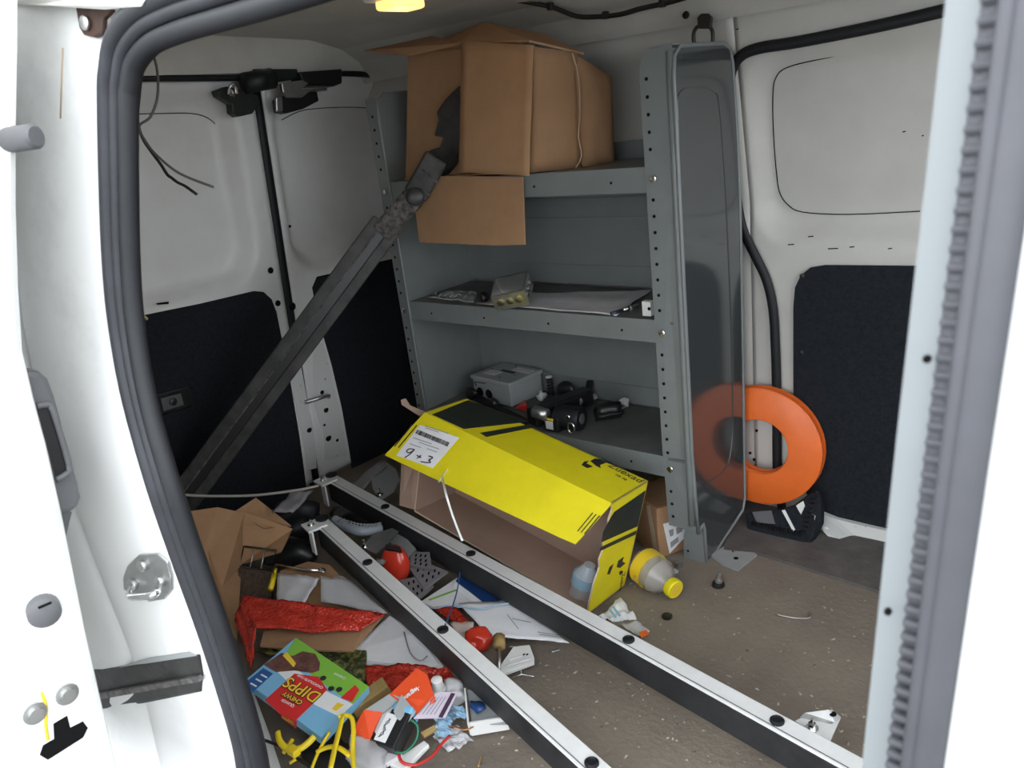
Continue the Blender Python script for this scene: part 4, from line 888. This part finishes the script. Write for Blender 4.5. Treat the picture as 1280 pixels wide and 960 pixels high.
bp2 = tag(blob('black_glove', F(368, 690, .055), (.075, .05, .03), M_BLACK, amp=.25, seed=14, R=Matrix.Rotation(.4, 3, 'Z')), 'limp black fabric bundle heaped behind the litter', 'glove')
gl2 = tag(blob('black_cloth', F(372, 648, .10), (.06, .05, .045), M_RUBBER, amp=.3, seed=15), 'dark crumpled plastic bundle under the rail ends', 'plastic')
tag(cloth('grey_cloth', poly([(340, 638, .19), (366, 614, .20), (392, 612, .19), (366, 640, .18)]), 8, 6, .004, M_GPLATE, amp=.006, seed=6), 'crumpled grey plastic strip beside the rail ends', 'plastic')
tag(blob('dark_bundle', F(445, 648, .018), (.09, .05, .018), M_BLACK, amp=.25, seed=77), 'dark plastic bundle on the floor between the rail ends', 'plastic')
wrn = thing('wrench', F(370, 713, .06), 'slim chrome wrench lying on the brown board', 'wrench')
tube('shaft', [F(345, 707, .085), F(380, 713, .085), F(398, 714, .085)], (.006, .003), M_CHROME, wrn, 8, flat=(0, 0, 1)); blob('head', F(402, 713, .085), (.014, .009, .004), M_CHROME, wrn, amp=.05, sub=2)
tag(slab('brown_board', poly([(350, 714, .075), (385, 702, .08), (412, 706, .08), (440, 735, .06), (430, 790, .04), (340, 790, .03)]), .004, M_CARD), 'flat brown cardboard piece under the red bubble wrap', 'cardboard')
tag(cloth('paper_bag', poly([(347, 716, .085), (400, 722, .083), (378, 757, .065), (345, 750, .065)]), 10, 8, .002, M_PAPER2, amp=.004, seed=12), 'crumpled grey paper bag on the brown cardboard', 'paper bag')
sl_ = thing('document_sleeve', F(440, 745, .06), 'clear plastic sleeve of papers poking out under the rail', 'document sleeve')
for k in range(3): slab('paper', poly([(402, 724, .078), (425, 724, .078), (482, 764, .070), (478, 768, .068), (402, 750, .066)], k * .004 - .006), .0015, M_PAPER, sl_)
cloth('sleeve', poly([(401, 721, .086), (432, 720, .086), (484, 766, .078), (401, 752, .074)]), 10, 6, .001, M_FILM, sl_, amp=.003, seed=4)
rbw = thing('red_bubble_wrap', F(380, 775, .08), 'red glossy bubble wrap strip draped over cardboard with a folded end', 'bubble wrap')
def bubble(name, q_, nu, nv, par, seed):
    o = cloth(name, q_, nu, nv, .003, M_RED, par, amp=.004, seed=seed); a, b, c, d = [V(p) for p in q_]
    return o
bubble('strip', poly([(302, 744, .115), (395, 756, .105), (394, 790, .085), (318, 783, .100)]), 26, 10, rbw, 3)
bubble('strip_end', poly([(394, 756, .105), (482, 766, .092), (452, 786, .08), (393, 790, .085)]), 20, 8, rbw, 4)
bubble('folded_end', poly([(302, 744, .116), (320, 783, .101), (314, 838, .05), (293, 774, .09)]), 10, 14, rbw, 6)
tag(slab('ribbed_cardboard', poly([(330, 788, .070), (455, 784, .070), (478, 770, .070), (440, 814, .058), (380, 812, .055), (325, 808, .055)]), .005, M_CARD), 'brown ribbed cardboard flap between bubble wrap and snack carton', 'cardboard')
ps_ = thing('paper_stack', F(490, 810, .02), 'thick stack of white papers pinned under the rail', 'paper stack')
for k in range(5):
    o_ = random.uniform(-2, 2); slab('sheet', poly([(442 - k + o_, 812, .058), (487, 771 + o_, .066), (520, 790, .066), (548 + k * 1.5, 830 + k + o_, .055), (540, 835 + k * 2.2, .052), (450 - k, 825 + k * 2, .052)], -.018 - .004 * k), .0018, M_PAPER, ps_)
tube('pen_line', [F(u, v, .050) for u, v in ((505, 790), (512, 815), (525, 826), (534, 820))], .0014, M_GINK, ps_, 5, sm=3)
tag(cloth('grass_print_bag', poly([(318, 812, .045), (380, 800, .05), (458, 814, .045), (456, 852, .03)]), 14, 8, .006, mat('grass_print', (.20, .20, .05), .5, col2=(.02, .025, .015), scale=70, lo=.45, hi=.6), amp=.004, seed=16), 'dark bag printed with yellow-green grass under the snack carton', 'bag')
tag(cloth('dark_leaf_bag', poly([(322, 832, .020), (372, 846, .020), (440, 890, .015), (330, 862, .014)]), 8, 6, .004, M_DKGRN, amp=.004, seed=17), 'dark olive plastic bag tucked below the snack carton', 'bag')
# snack carton
sA, sB, sC, sD = [F(u, v, z) for u, v, z in ((306, 851, .110), (370, 797, .118), (461, 858, .085), (402, 922, .078))]
sx = (sD - sA); sxn = sx.normalized(); sy0 = (sB - sA); sn = sx.cross(sy0).normalized()
if sn.z < 0: sn = -sn
sy = sn.cross(sxn); 
if sy.dot(sy0) < 0: sy = -sy
SN = thing('snack_carton', sA.lerp(sC, .5) - sn * .04, 'blue and green snack bar carton lying upside down on the litter', 'carton')
tpv = [sA, sD, sA + sx + (sB - sA + sC - sD) * .5, sB]; tpv = [PP(*uv, sA, sn) for uv in ((306, 851), (402, 922), (461, 858), (370, 797))]
mesh('carton_body', tpv + [p - sn * .020 for p in tpv], [(0, 1, 2, 3), (7, 6, 5, 4), (0, 1, 5, 4), (1, 2, 6, 5), (2, 3, 7, 6), (3, 0, 4, 7)], M_BLUE, SN)
sb = [o for o in SN.children][0]
def sdec(name, uvs, m_, lift=.0006): return decal(name, uvs, sA, sn, m_, SN, lift)
sdec('green_band', [(370, 797), (461, 858), (441, 880), (398, 850), (356, 818)], M_GREEN)
sdec('white_band', [(345, 838), (370, 836), (408, 864), (441, 880), (425, 896), (392, 880), (370, 862)], M_WHITEP, .0008)
sdec('chocolate_picture', [(330, 831), (352, 816), (366, 820), (378, 814), (394, 817), (400, 828), (399, 838), (390, 841), (368, 838), (345, 840)], M_BROWNP, .0011)
sdec('biscuit_picture', [(353, 819), (359, 815), (370, 829), (367, 834)], M_GOLDT, .0014)
sdec('red_panel', [(331, 875), (368, 842), (398, 846), (409, 862), (369, 901), (351, 893)], M_REDP, .0012)
sdec('red_corner', [(426, 872), (444, 856), (449, 862), (440, 877)], M_REDP, .0014)
sdec('blue_nutrition_panel', [(307, 853), (329, 835), (341, 842), (316, 865)], M_DBLUE, .0012)
sdec('yellow_badge', [(415, 886), (422, 878), (430, 881), (420, 889)], M_GOLDT, .0016)
tx = (PP(404, 874, sA, sn) - PP(352, 846, sA, sn)).normalized(); tx = -tx; ty = sn.cross(tx)
for nm, s_, u, v, sz in (('DIPPS', 'DIPPS', 378, 863, .034), ('CHEWY', 'CHEWY', 366, 874, .013)):
    p = PP(u, v, sA, sn); text('lettering_outline', s_, p, tx, ty, sz, M_INK, SN, bold=.0016, lift=.0022); text('lettering', s_, p, tx, ty, sz, M_GOLDT, SN, bold=.0002, lift=.0030)
text('lettering', 'QUAKER', PP(360, 880, sA, sn), tx, ty, .008, M_WHITEP, SN, lift=.0028)
text('lettering', 'CHOCOLATE CHIP', PP(388, 853, sA, sn), tx, ty, .0075, M_WHITEP, SN, lift=.0028)
text('lettering', 'CHEWY', PP(425, 846, sA, sn), tx, ty, .008, M_WHITEP, SN, lift=.0028)
for k in range(3):
    p = PP(317 + k * 6.5, 856 - k * 5.5, sA + sn * .0022, sn); box('nutrition_text', p, (.016, .003, .0006), M_WHITEP, SN, axes(tx, sn))
for u, v in ((404, 848), (414, 861), (424, 862)): disc('sunglass_picture', PP(u, v, sA + sn * .0012, sn), sn, .006, .0008, M_INK, SN, 10)
fn2 = (-sy).normalized()
decal('side_red_panel', [(351, 887), (371, 901), (370, 911), (351, 897)], sA, fn2, M_REDP, SN)
text('side_lettering', 'DIPPS', PP(361, 899, sA, fn2), tx, sn * -1, .012, M_GOLDT, SN, lift=.002)
# wood block, orange carton
wdk = tag(bar('wood_block', F(440, 888, .05), F(484, 856, .07), .032, .022, M_WOOD, bevel=.002), 'short golden brown wood block beside the orange carton', 'wood block')
oc = thing('orange_carton', F(490, 890, .03), 'orange and white electrical parts carton lying open in the litter', 'carton')
oA, oB, oC, oD = [F(u, v, z) for u, v, z in ((487, 868, .10), (521, 835, .105), (545, 876, .085), (522, 893, .078))]
slab('printed_face', [oA, oB, F(534, 843, .10), oC, oD], .003, M_ORBOX, oc)
on = (oB - oA).cross(oD - oA).normalized(); on = on if on.dot(CAM - oA) > 0 else -on
ox = (PP(508, 872, oA, on) - PP(526, 858, oA, on)).normalized()
text('lettering', 'legrand', PP(513, 868, oA, on), ox, on.cross(ox), .012, M_WHITEP, oc, bold=.0003, lift=.0015)
decal('logo_square', [(521, 861), (525, 857), (528, 860), (524, 864)], oA, on, M_WHITEP, oc, .001); decal('logo_square_centre', [(523, 861), (525, 859.5), (526, 860.5), (524.5, 862)], oA, on, M_ORBOX, oc, .0015)
slab('grey_side', poly([(455, 888, .085), (487, 867, .10), (503, 872, .095), (478, 892, .08)]), .003, M_LGREY, oc)
slab('orange_end', poly([(455, 887, .086), (478, 890, .082), (462, 925, .055), (438, 918, .055)]), .003, M_ORBOX, oc)
slab('lower_side', poly([(438, 918, .055), (462, 925, .055), (458, 934, .035), (438, 928, .035)]), .003, M_WPL, oc)
bar('white_print', F(452, 912, .063), F(460, 916, .060), .002, .001, M_WHITEP, oc)
slab('body_fill', poly([(456, 890, .080), (500, 874, .088), (540, 876, .075), (520, 892, .06), (470, 918, .05)]), .02, M_WPL, oc)
gk = tag(slab('grey_card', poly([(492, 889, .093), (502, 868, .103), (520, 890, .085), (508, 906, .075), (496, 898, .085)]), .0015, M_LGREY), 'small grey hang card leaning on the orange carton', 'card')
pv = thing('white_pipe_cap', F(549, 860, .05), 'white plastic threaded cap standing by the orange carton', 'pipe cap')
p0 = F(549, 866, .055); lathe('base', [(.013, 0), (.014, .003), (.014, .012), (.012, .014)], p0, (.1, -.1, 1), M_WPL, pv, 18); lathe('neck', [(.012, .013), (.0125, .016), (.0105, .024), (.0105, .034), (.006, .036)], p0, (.1, -.1, 1), M_WPL, pv, 18)
tag(blob('grey_plastic_bag', F(566, 868, .04), (.028, .022, .026), M_PAPER2, amp=.25, seed=31), 'crumpled whitish plastic bag by the threaded cap', 'plastic bag')
lc = tag(slab('label_card', poly([(517, 898, .080), (545, 866, .088), (573, 864, .082), (557, 897, .070)]), .002, mat('pale_lilac_card', (.62, .55, .64), .5)), 'pale lilac printed card with a dark strip', 'card')
lcn = V((0, 0, 1)); q0 = F(517, 898, .080); q1 = F(545, 866, .088); q2 = F(573, 864, .082); ln = (q1 - q0).cross(q2 - q0).normalized(); ln = ln if ln.z > 0 else -ln
decal('dark_strip', [(548, 896), (564, 866), (569, 867), (553, 897)], q0, ln, mat('dark_plum_ink', (.06, .03, .06), .5), lc, .0015)
for k in range(5): bar('print_line', PP(523 + k * 5, 893, q0 + ln * .001, ln), PP(541 + k * 4, 871, q0 + ln * .001, ln), .0012, .0008, M_GINK, lc, up=ln)
bt2 = thing('ballast_pack', F(498, 915, .04), 'black electrical pack with white label and blue top, green and red leads', 'transformer')
bR = axes(F(490, 928, .06) - F(507, 893, .08), (0, 0, 1)); bc = F(497, 912, .062)
box('case', bc, (.075, .040, .034), M_BLACK, bt2, bR, bevel=.003); box('white_label', bc + bR @ V((.008, -.012, .0175)), (.050, .024, .001), M_PAPER, bt2, bR); box('blue_end', bc + bR @ V((-.032, 0, .0)), (.014, .041, .036), M_BLUE, bt2, bR, bevel=.003)
for k in range(3): tube('label_scribble', [bc + bR @ V((-.008 + i * .007, -.014 + .004 * math.sin(i * 2 + k), .0185)) for i in range(6)], .0006, M_INK, bt2, 4)
def lead(name, pts, r, m_, lab, z=None): 
    o = tube(name, [F(u, v, zz) for u, v, zz in pts], r, m_, None, 6, sm=6); return tag(o, lab, 'wire')
M_GWIRE = mat('green_insulation', (.02, .18, .10), .4); M_RWIRE = mat('red_insulation', (.55, .03, .03), .4); M_BWIRE = mat('blue_insulation', (.03, .08, .25), .4)
lead('green_wire', [(485, 928, .06), (492, 938, .05), (506, 940, .05), (520, 925, .055), (522, 908, .07), (514, 900, .078)], .0022, M_GWIRE, 'green insulated wire looping round the black electrical pack')
lead('red_wire', [(498, 938, .045), (502, 952, .04), (520, 956, .035), (540, 945, .03), (552, 930, .03), (562, 920, .03)], .0028, M_RWIRE, 'thick red insulated wire curling over the litter edge')
lead('dark_wire', [(330, 925, .05), (350, 933, .05), (372, 948, .05), (392, 962, .05)], .003, M_BLACK, 'dark cable crossing the sill beside the yellow straps')
lead('copper_wire', [(552, 912, .03), (566, 908, .03), (580, 912, .03), (590, 909, .03), (596, 904, .028)], .0016, mat('copper', (.55, .22, .08), .35, .8), 'bare copper wire offcut next to the white tray')
for i, (u, v, z, lab) in enumerate(((553, 898, .05, 'pale blue crumpled film under the lilac card'), (571, 890, .04, 'pale blue film scrap beside the white tray'), (552, 912, .035, 'twisted pale blue film at the litter edge'))):
    tag(cloth('blue_film', [F(u - 14, v - 4, z), F(u + 6, v - 10, z + .01), F(u + 14, v + 5, z), F(u - 6, v + 10, z - .006)], 9, 7, .0015, M_BLUEF, amp=.009, seed=40 + i, smooth=False), lab, 'film')
tag(cloth('clear_wrapper', poly([(540, 918, .012), (572, 908, .016), (592, 926, .008), (560, 940, .006)]), 10, 8, .001, M_FILM, amp=.007, seed=95, smooth=False), 'clear crinkled wrapper on the floor beside the white tray', 'wrapper')
wt = thing('white_tray', F(605, 900, .01), 'white open cardboard tray corner sticking out under the rail', 'tray')
slab('base', poly([(584, 862, .045), (612, 868, .045), (636, 905, .03), (590, 905, .03)]), .003, M_LGREY, wt); slab('front_wall', poly([(586, 904, .04), (632, 897, .04), (637, 912, .008), (590, 920, .008)]), .003, M_WPL, wt); slab('left_wall', poly([(582, 860, .06), (586, 904, .045), (590, 919, .008), (584, 875, .02)]), .003, M_WPL, wt)
tag(blob('navy_scrap', F(598, 883, .05), (.018, .012, .008), M_NAVY, amp=.3, seed=50, sub=2), 'navy foil scrap lying in the white tray', 'foil')
for i, (pts, lab) in enumerate(((((486, 955, .03), (530, 925, .04), (536, 930, .04), (505, 962, .03)), 'white plastic trunking offcut by the red wire'), (((462, 948, .03), (495, 930, .04), (503, 942, .04), (470, 962, .03)), 'grey-white plastic cover below the orange carton'), (((525, 915, .04), (552, 900, .045), (556, 905, .04), (530, 922, .035)), 'beige plastic strip between card and tray'))):
    tag(slab('plastic_strip', poly(pts), .010, (M_WPL, M_PAPER2, M_WOOD)[i], bevel=.002), lab, 'plastic strip')
tag(blob('clear_bag', F(455, 945, .04), (.05, .035, .02), M_FILM, amp=.3, seed=55), 'clear plastic bag of small parts below the orange carton', 'plastic bag')
tag(blob('dark_bag', F(420, 950, .022), (.07, .045, .016), M_BLACK, amp=.2, seed=56), 'black plastic bundle under the yellow strap frame', 'plastic bag')
# yellow frames
y1 = thing('yellow_clip', F(365, 930, .05), 'yellow plastic spring clamp by the snack carton', 'clamp')
tube('jaw', poly([(347, 915, .075), (350, 927, .07), (360, 936, .065), (374, 936, .065), (386, 928, .07), (393, 920, .075)]), (.006, .004), M_YCABLE, y1, 8, sm=5); box('knob', F(367, 939, .065), (.022, .016, .014), M_YCABLE, y1, bevel=.003)
tube('leg', poly([(366, 924, .06), (354, 942, .05)]), .004, M_YCABLE, y1, 6); tube('leg', poly([(374, 946, .05), (362, 954, .045)]), .003, M_YCABLE, y1, 6)
y2 = thing('yellow_strap_frame', F(425, 940, .05), 'yellow plastic frame of crossed straps standing in the litter', 'strap frame')
tube('upright', poly([(428, 896, .10), (421, 925, .09), (412, 965, .08)]), (.007, .004), M_YCABLE, y2, 8, sm=4)
tube('loop', poly([(423, 897, .10), (432, 894, .10), (440, 898, .098), (442, 915, .09), (441, 940, .08), (443, 965, .075)]), (.005, .004), M_YCABLE, y2, 8, sm=4)
tube('cross_band', poly([(396, 940, .07), (410, 934, .075), (424, 935, .078), (438, 945, .075)]), (.006, .004), M_YCABLE, y2, 8, sm=4)
tube('side_strap', poly([(412, 915, .085), (398, 940, .07), (388, 965, .06)]), (.004, .003), M_YCABLE, y2, 8, sm=4)
# red plastic below the paper stack and between the rails
tag(cloth('red_plastic_sheet', poly([(455, 830, .040), (560, 834, .040), (575, 862, .030), (462, 880, .028)]), 24, 12, .003, M_RED, amp=.007, seed=61), 'crinkled dark red plastic sheet under the paper stack', 'plastic sheet')
rpch = thing('red_pouch', F(492, 705, .04), 'shiny red pouch with black top standing between the rails', 'pouch')
blob('pouch_body', F(494, 708, .075), (.036, .028, .056), M_REDS, rpch, amp=.07, seed=3, R=axes((1, .3, -.1), (-.25, .1, 1))); slab('black_top', poly([(482, 680, .140), (500, 683, .138), (502, 689, .132), (482, 686, .134)]), .008, M_BLACK, rpch); blob('grey_patch', F(476, 702, .118), (.014, .010, .006), M_GPLATE, rpch, amp=.1, sub=2)
tag(slab('steel_tray', poly([(482, 672, .075), (500, 664, .08), (520, 686, .075), (508, 700, .07)]), .004, M_LGREY), 'grey sheet metal piece behind the red pouch', 'metal plate')
for i, pts in enumerate((((515, 690, .078), (537, 690, .078), (540, 712, .070), (512, 706, .072)), ((510, 708, .066), (540, 706, .066), (560, 714, .060), (530, 736, .050)), ((500, 725, .056), (525, 720, .056), (542, 732, .046), (520, 752, .040)))):
    g_ = thing('slotted_plate', F(pts[0][0], pts[0][1], .04), ('upper', 'middle', 'lower')[i] + ' grey slotted plastic plate of the pile between the rails', 'slotted plate', 'grey slotted plates')
    qd = poly(pts); slab('plate', qd, .006, M_GPLATE, g_); pn_ = normal_of(qd); pn_ = pn_ if pn_.z > 0 else -pn_
    for a in (.25, .5, .75):
        for b in (.25, .55, .8):
            c = qd[0].lerp(qd[1], a).lerp(qd[3].lerp(qd[2], a), b) + pn_ * .0006; box('slot', c, (.004, .009, .001), M_HOLE, g_, axes(qd[1] - qd[0], pn_))
tag(slab('green_line_paper', poly([(526, 752, .036), (572, 722, .038), (600, 742, .030), (590, 757, .030), (545, 760, .032)]), .004, M_PAPER), 'white booklet with a lime green stripe between the rails', 'booklet')
glp = bpy.data.objects['green_line_paper']; gq = F(526, 752, .050); bar('green_stripe', F(536, 750, .0365), F(572, 737, .0365), .005, .001, M_GREEN, glp)
bb = thing('blue_book', F(605, 740, .04), 'navy blue covered book with white page edges beside the rail', 'book')
slab('cover', poly([(570, 726, .048), (578, 717, .048), (640, 750, .036), (604, 752, .038)]), .003, M_NAVY, bb); slab('pages', poly([(569, 727, .046), (604, 752, .036), (598, 758, .030), (566, 733, .038)]), .004, M_PAPER, bb)
wp = thing('white_letter', F(640, 780, .05), 'large creased white printed letter lying under the rail', 'paper')
wl = cloth('sheet', poly([(573, 754, .050), (640, 750, .045), (712, 803, .022), (612, 795, .038)]), 14, 10, .0012, M_PAPER, wp, amp=.0015, seed=70)
wq = [F(573, 754, .050), F(640, 750, .045), F(612, 795, .038)]; wn = (wq[1] - wq[0]).cross(wq[2] - wq[0]).normalized(); wn = wn if wn.z > 0 else -wn
for a, b in (((634, 768), (648, 786)), ((640, 773), (664, 778)), ((672, 790), (698, 794)), ((674, 793), (697, 796))): bar('print_line', PP(*a, wq[0] + wn * .006, wn), PP(*b, wq[0] + wn * .006, wn), .0014, .0008, M_GINK, wl, up=wn)
tag(cloth('red_sheet', poly([(535, 758, .042), (570, 758, .044), (606, 800, .034), (575, 780, .034)]), 10, 8, .002, M_RED, amp=.003, seed=71), 'red plastic sheet corner beside the white letter', 'plastic sheet')
tag(cloth('pink_paper', poly([(562, 778, .048), (592, 778, .048), (590, 802, .038), (574, 798, .038)]), 6, 6, .002, mat('pinkish_paper', (.62, .50, .46), .7), amp=.003, seed=72), 'creased pinkish paper scrap by the rail plug', 'paper')
tag(blob('red_ball_wrap', F(600, 800, .035), (.022, .028, .024), M_REDS, amp=.38, seed=73), 'rounded shiny red wrapper beside the screwdriver', 'wrapper')
sdv2 = thing('screwdriver', F(625, 815, .03), 'wooden handled screwdriver with steel shaft under the letter', 'screwdriver')
tube('handle', [F(624, 796, .055), F(624, 809, .05)], .013, M_WOOD, sdv2, 8); tube('shaft', [F(624, 808, .05), F(624, 838, .032)], .0035, M_STEEL, sdv2, 8)
wpl = thing('white_plastic_plate', F(645, 830, .01), 'white moulded plastic plate with ribs on the floor by the rail', 'plastic plate')
pq = poly([(622, 836, .026), (642, 808, .03), (662, 806, .026), (668, 822, .022), (668, 828, .020), (630, 842, .02)]); slab('plate', pq, .008, M_WPL, wpl, bevel=.001)
for a, b in (((636, 824), (652, 820)), ((632, 832), (664, 823))): bar('rib', F(*a, .030), F(*b, .028), .004, .004, M_WPL, wpl)
for u in (655, 659): box('pin_hole', F(u, 818, .0275), (.003, .005, .001), M_HOLE, wpl)
ck = thing('silver_clip', F(655, 843, 0), 'thin bent silver metal clip on the floor by the rail', 'clip')
tube('strip', poly([(636, 850, .012), (652, 843, .012), (668, 846, .012)]), (.003, .0015), M_CHROME, ck, 6); tube('barb', poly([(652, 843, .013), (651, 838, .014)]), .0015, M_CHROME, ck, 6)
tube_tw = tag(tube('twine', [F(u, v, z) for u, v, z in ((526, 757, .058), (545, 760, .058), (562, 757, .058), (600, 761, .056), (620, 757, .054), (636, 754, .054))], .002, M_BLUEF, None, 6, sm=5), 'pale blue twine laid across the letter', 'twine')
lead('thin_cable', [(575, 715, .115), (571, 740, .105), (563, 765, .11), (556, 782, .128)], .0016, M_BWIRE, 'thin dark blue cable between the two rails')
hs = thing('corrugated_hose', F(445, 660, .08), 'pale corrugated plastic hose curling between the rail ends', 'hose')
tube('hose', spline([F(u, v, z) for u, v, z in ((418, 650, .11), (432, 658, .11), (452, 664, .11), (476, 660, .10))], 6), .013, M_BLUEF if False else mat('pale_hose', (.32, .36, .40), .4), hs, 10)
for i in range(14):
    t = i / 13; p = F(420 + 54 * t, 651 + 10 * math.sin(t * 2.2), .11 + .003); tube('hose_ring', [p + V((0, -.009, .008)), p + V((0, 0, .0125)), p + V((0, .009, .008))], .0018, M_LGREY, hs, 5)
tag(cloth('grey_sheet_scrap', poly([(432, 612, .10), (476, 574, .14), (484, 580, .14), (452, 612, .10)]), 6, 6, .003, M_GPLATE, amp=.004, seed=80), 'grey translucent plastic sheet behind the rail bracket', 'plastic sheet')

# ================================================================== SMALL THINGS ON THE BARE FLOOR
lathe_o = lathe('plastic_plug', [(.010, 0), (.011, .002), (.011, .006), (.008, .007)], F(834, 772), (0, 0, 1), M_BLACK, None, 16); tag(lathe_o, 'small black plastic plug lying alone on the bare floor', 'plug')
kp = thing('chrome_plug', F(898, 732), 'black based chrome bolt standing on the floor near the shelf foot', 'bolt')
lathe('base', [(.014, 0), (.015, .003), (.013, .009), (.009, .011)], F(898, 732), (0, 0, 1), M_BLACK, kp, 16); lathe('stud', [(.009, .010), (.009, .017), (.005, .018), (.005, .032), (.003, .033)], F(898, 732), (.1, 0, 1), M_STEEL, kp, 10)
mp = thing('floor_bracket', F(915, 695), 'flat steel shelf anchor plate on the floor by the end panel', 'plate')
slab('plate', poly([(888, 693, .006), (910, 680, .006), (938, 687, .006), (946, 693, .006), (922, 712, .006), (905, 706, .006)]), .005, M_LGREY, mp, n=V((0, 0, -1))); disc('slot', F(920, 698, .0062), (0, 0, 1), .006, .001, M_HOLE, mp, 10); disc('rivet', F(917, 690, .0062), (0, 0, 1), .004, .003, M_CHROME, mp)
sn2 = thing('steel_nut', F(846, 712), 'shiny steel nut and washer beside the brown carton', 'nut')
lathe('washer', [(.006, 0), (.012, 0), (.012, .002), (.006, .002)], F(842, 715), (0, 0, 1), M_CHROME, sn2, 14); lathe('nut', [(.004, .002), (.009, .002), (.009, .010), (.004, .010)], F(848, 708), (.2, 0, 1), M_STEEL, sn2, 6, False)
bw = lead('bent_nail', [(971, 768, .003), (990, 772, .003), (1008, 773, .003), (1014, 770, .004), (1012, 765, .006)], .0016, M_STEEL, 'bent silver wire offcut on the bare floor')
tn = thing('tissue_pack', F(770, 765), 'white crumpled tissue pack with blue print at the carton corner', 'tissue')
cloth('tissue', poly([(748, 772, .01), (776, 745, .02), (796, 772, .006), (770, 776, .004)]), 8, 8, .004, M_TISSUE, tn, amp=.009, seed=90)
for a, b in (((762, 762), (770, 772)), ((766, 758), (775, 770))): bar('blue_print', F(*a, .024), F(*b, .020), .004, .001, M_BLUE, tn)
bgy = thing('clear_baggie', F(797, 790), 'clear small plastic bag with an orange tag on the floor', 'bag')
cloth('film', poly([(776, 782, .004), (796, 774, .008), (812, 788, .004), (800, 796, .003)]), 6, 6, .001, M_FILM, bgy, amp=.004, seed=91); slab('orange_tag', poly([(799, 790, .009), (808, 787, .009), (811, 792, .008), (802, 797, .008)]), .002, M_ORANGE, bgy)
lead('floor_stick', [(598, 958, .003), (602, 946, .003)], .0018, M_WOOD, 'tiny wood splinter on the floor before the rail')
lead('small_screw', [(700, 812, .004), (690, 815, .004)], .0020, M_STEEL, 'tiny steel screw lying beside the white letter')
# gritty crumbs swept over the floor: uncountable
v_ = []; f_ = []
rnd = random.Random(3)
for i in range(420):
    u = rnd.uniform(560, 1090); v = rnd.uniform(720, 958); p = F(u, v)
    if not (-1.2 < p.x < -.2 and .2 < p.y < 1.1): continue
    s = rnd.choice((.0008, .0011, .0015, .0022)); b = len(v_)
    a = rnd.uniform(0, 3.14); ex = V((math.cos(a), math.sin(a), 0)) * s * rnd.uniform(1, 2.6); ey = V((-math.sin(a), math.cos(a), 0)) * s
    v_ += [p - ex - ey, p + ex - ey, p + ex + ey, p - ex + ey, p + V((0, 0, s))]
    f_ += [(b, b + 1, b + 4), (b + 1, b + 2, b + 4), (b + 2, b + 3, b + 4), (b + 3, b, b + 4), (b, b + 3, b + 2, b + 1)]
cr = mesh('floor_crumbs', v_, f_, mat('pale_crumbs', (.50, .44, .36), .8, col2=(.08, .06, .05), scale=30)); tag(cr, 'pale grit and crumbs scattered over the brown floor', 'crumbs', kind='stuff')
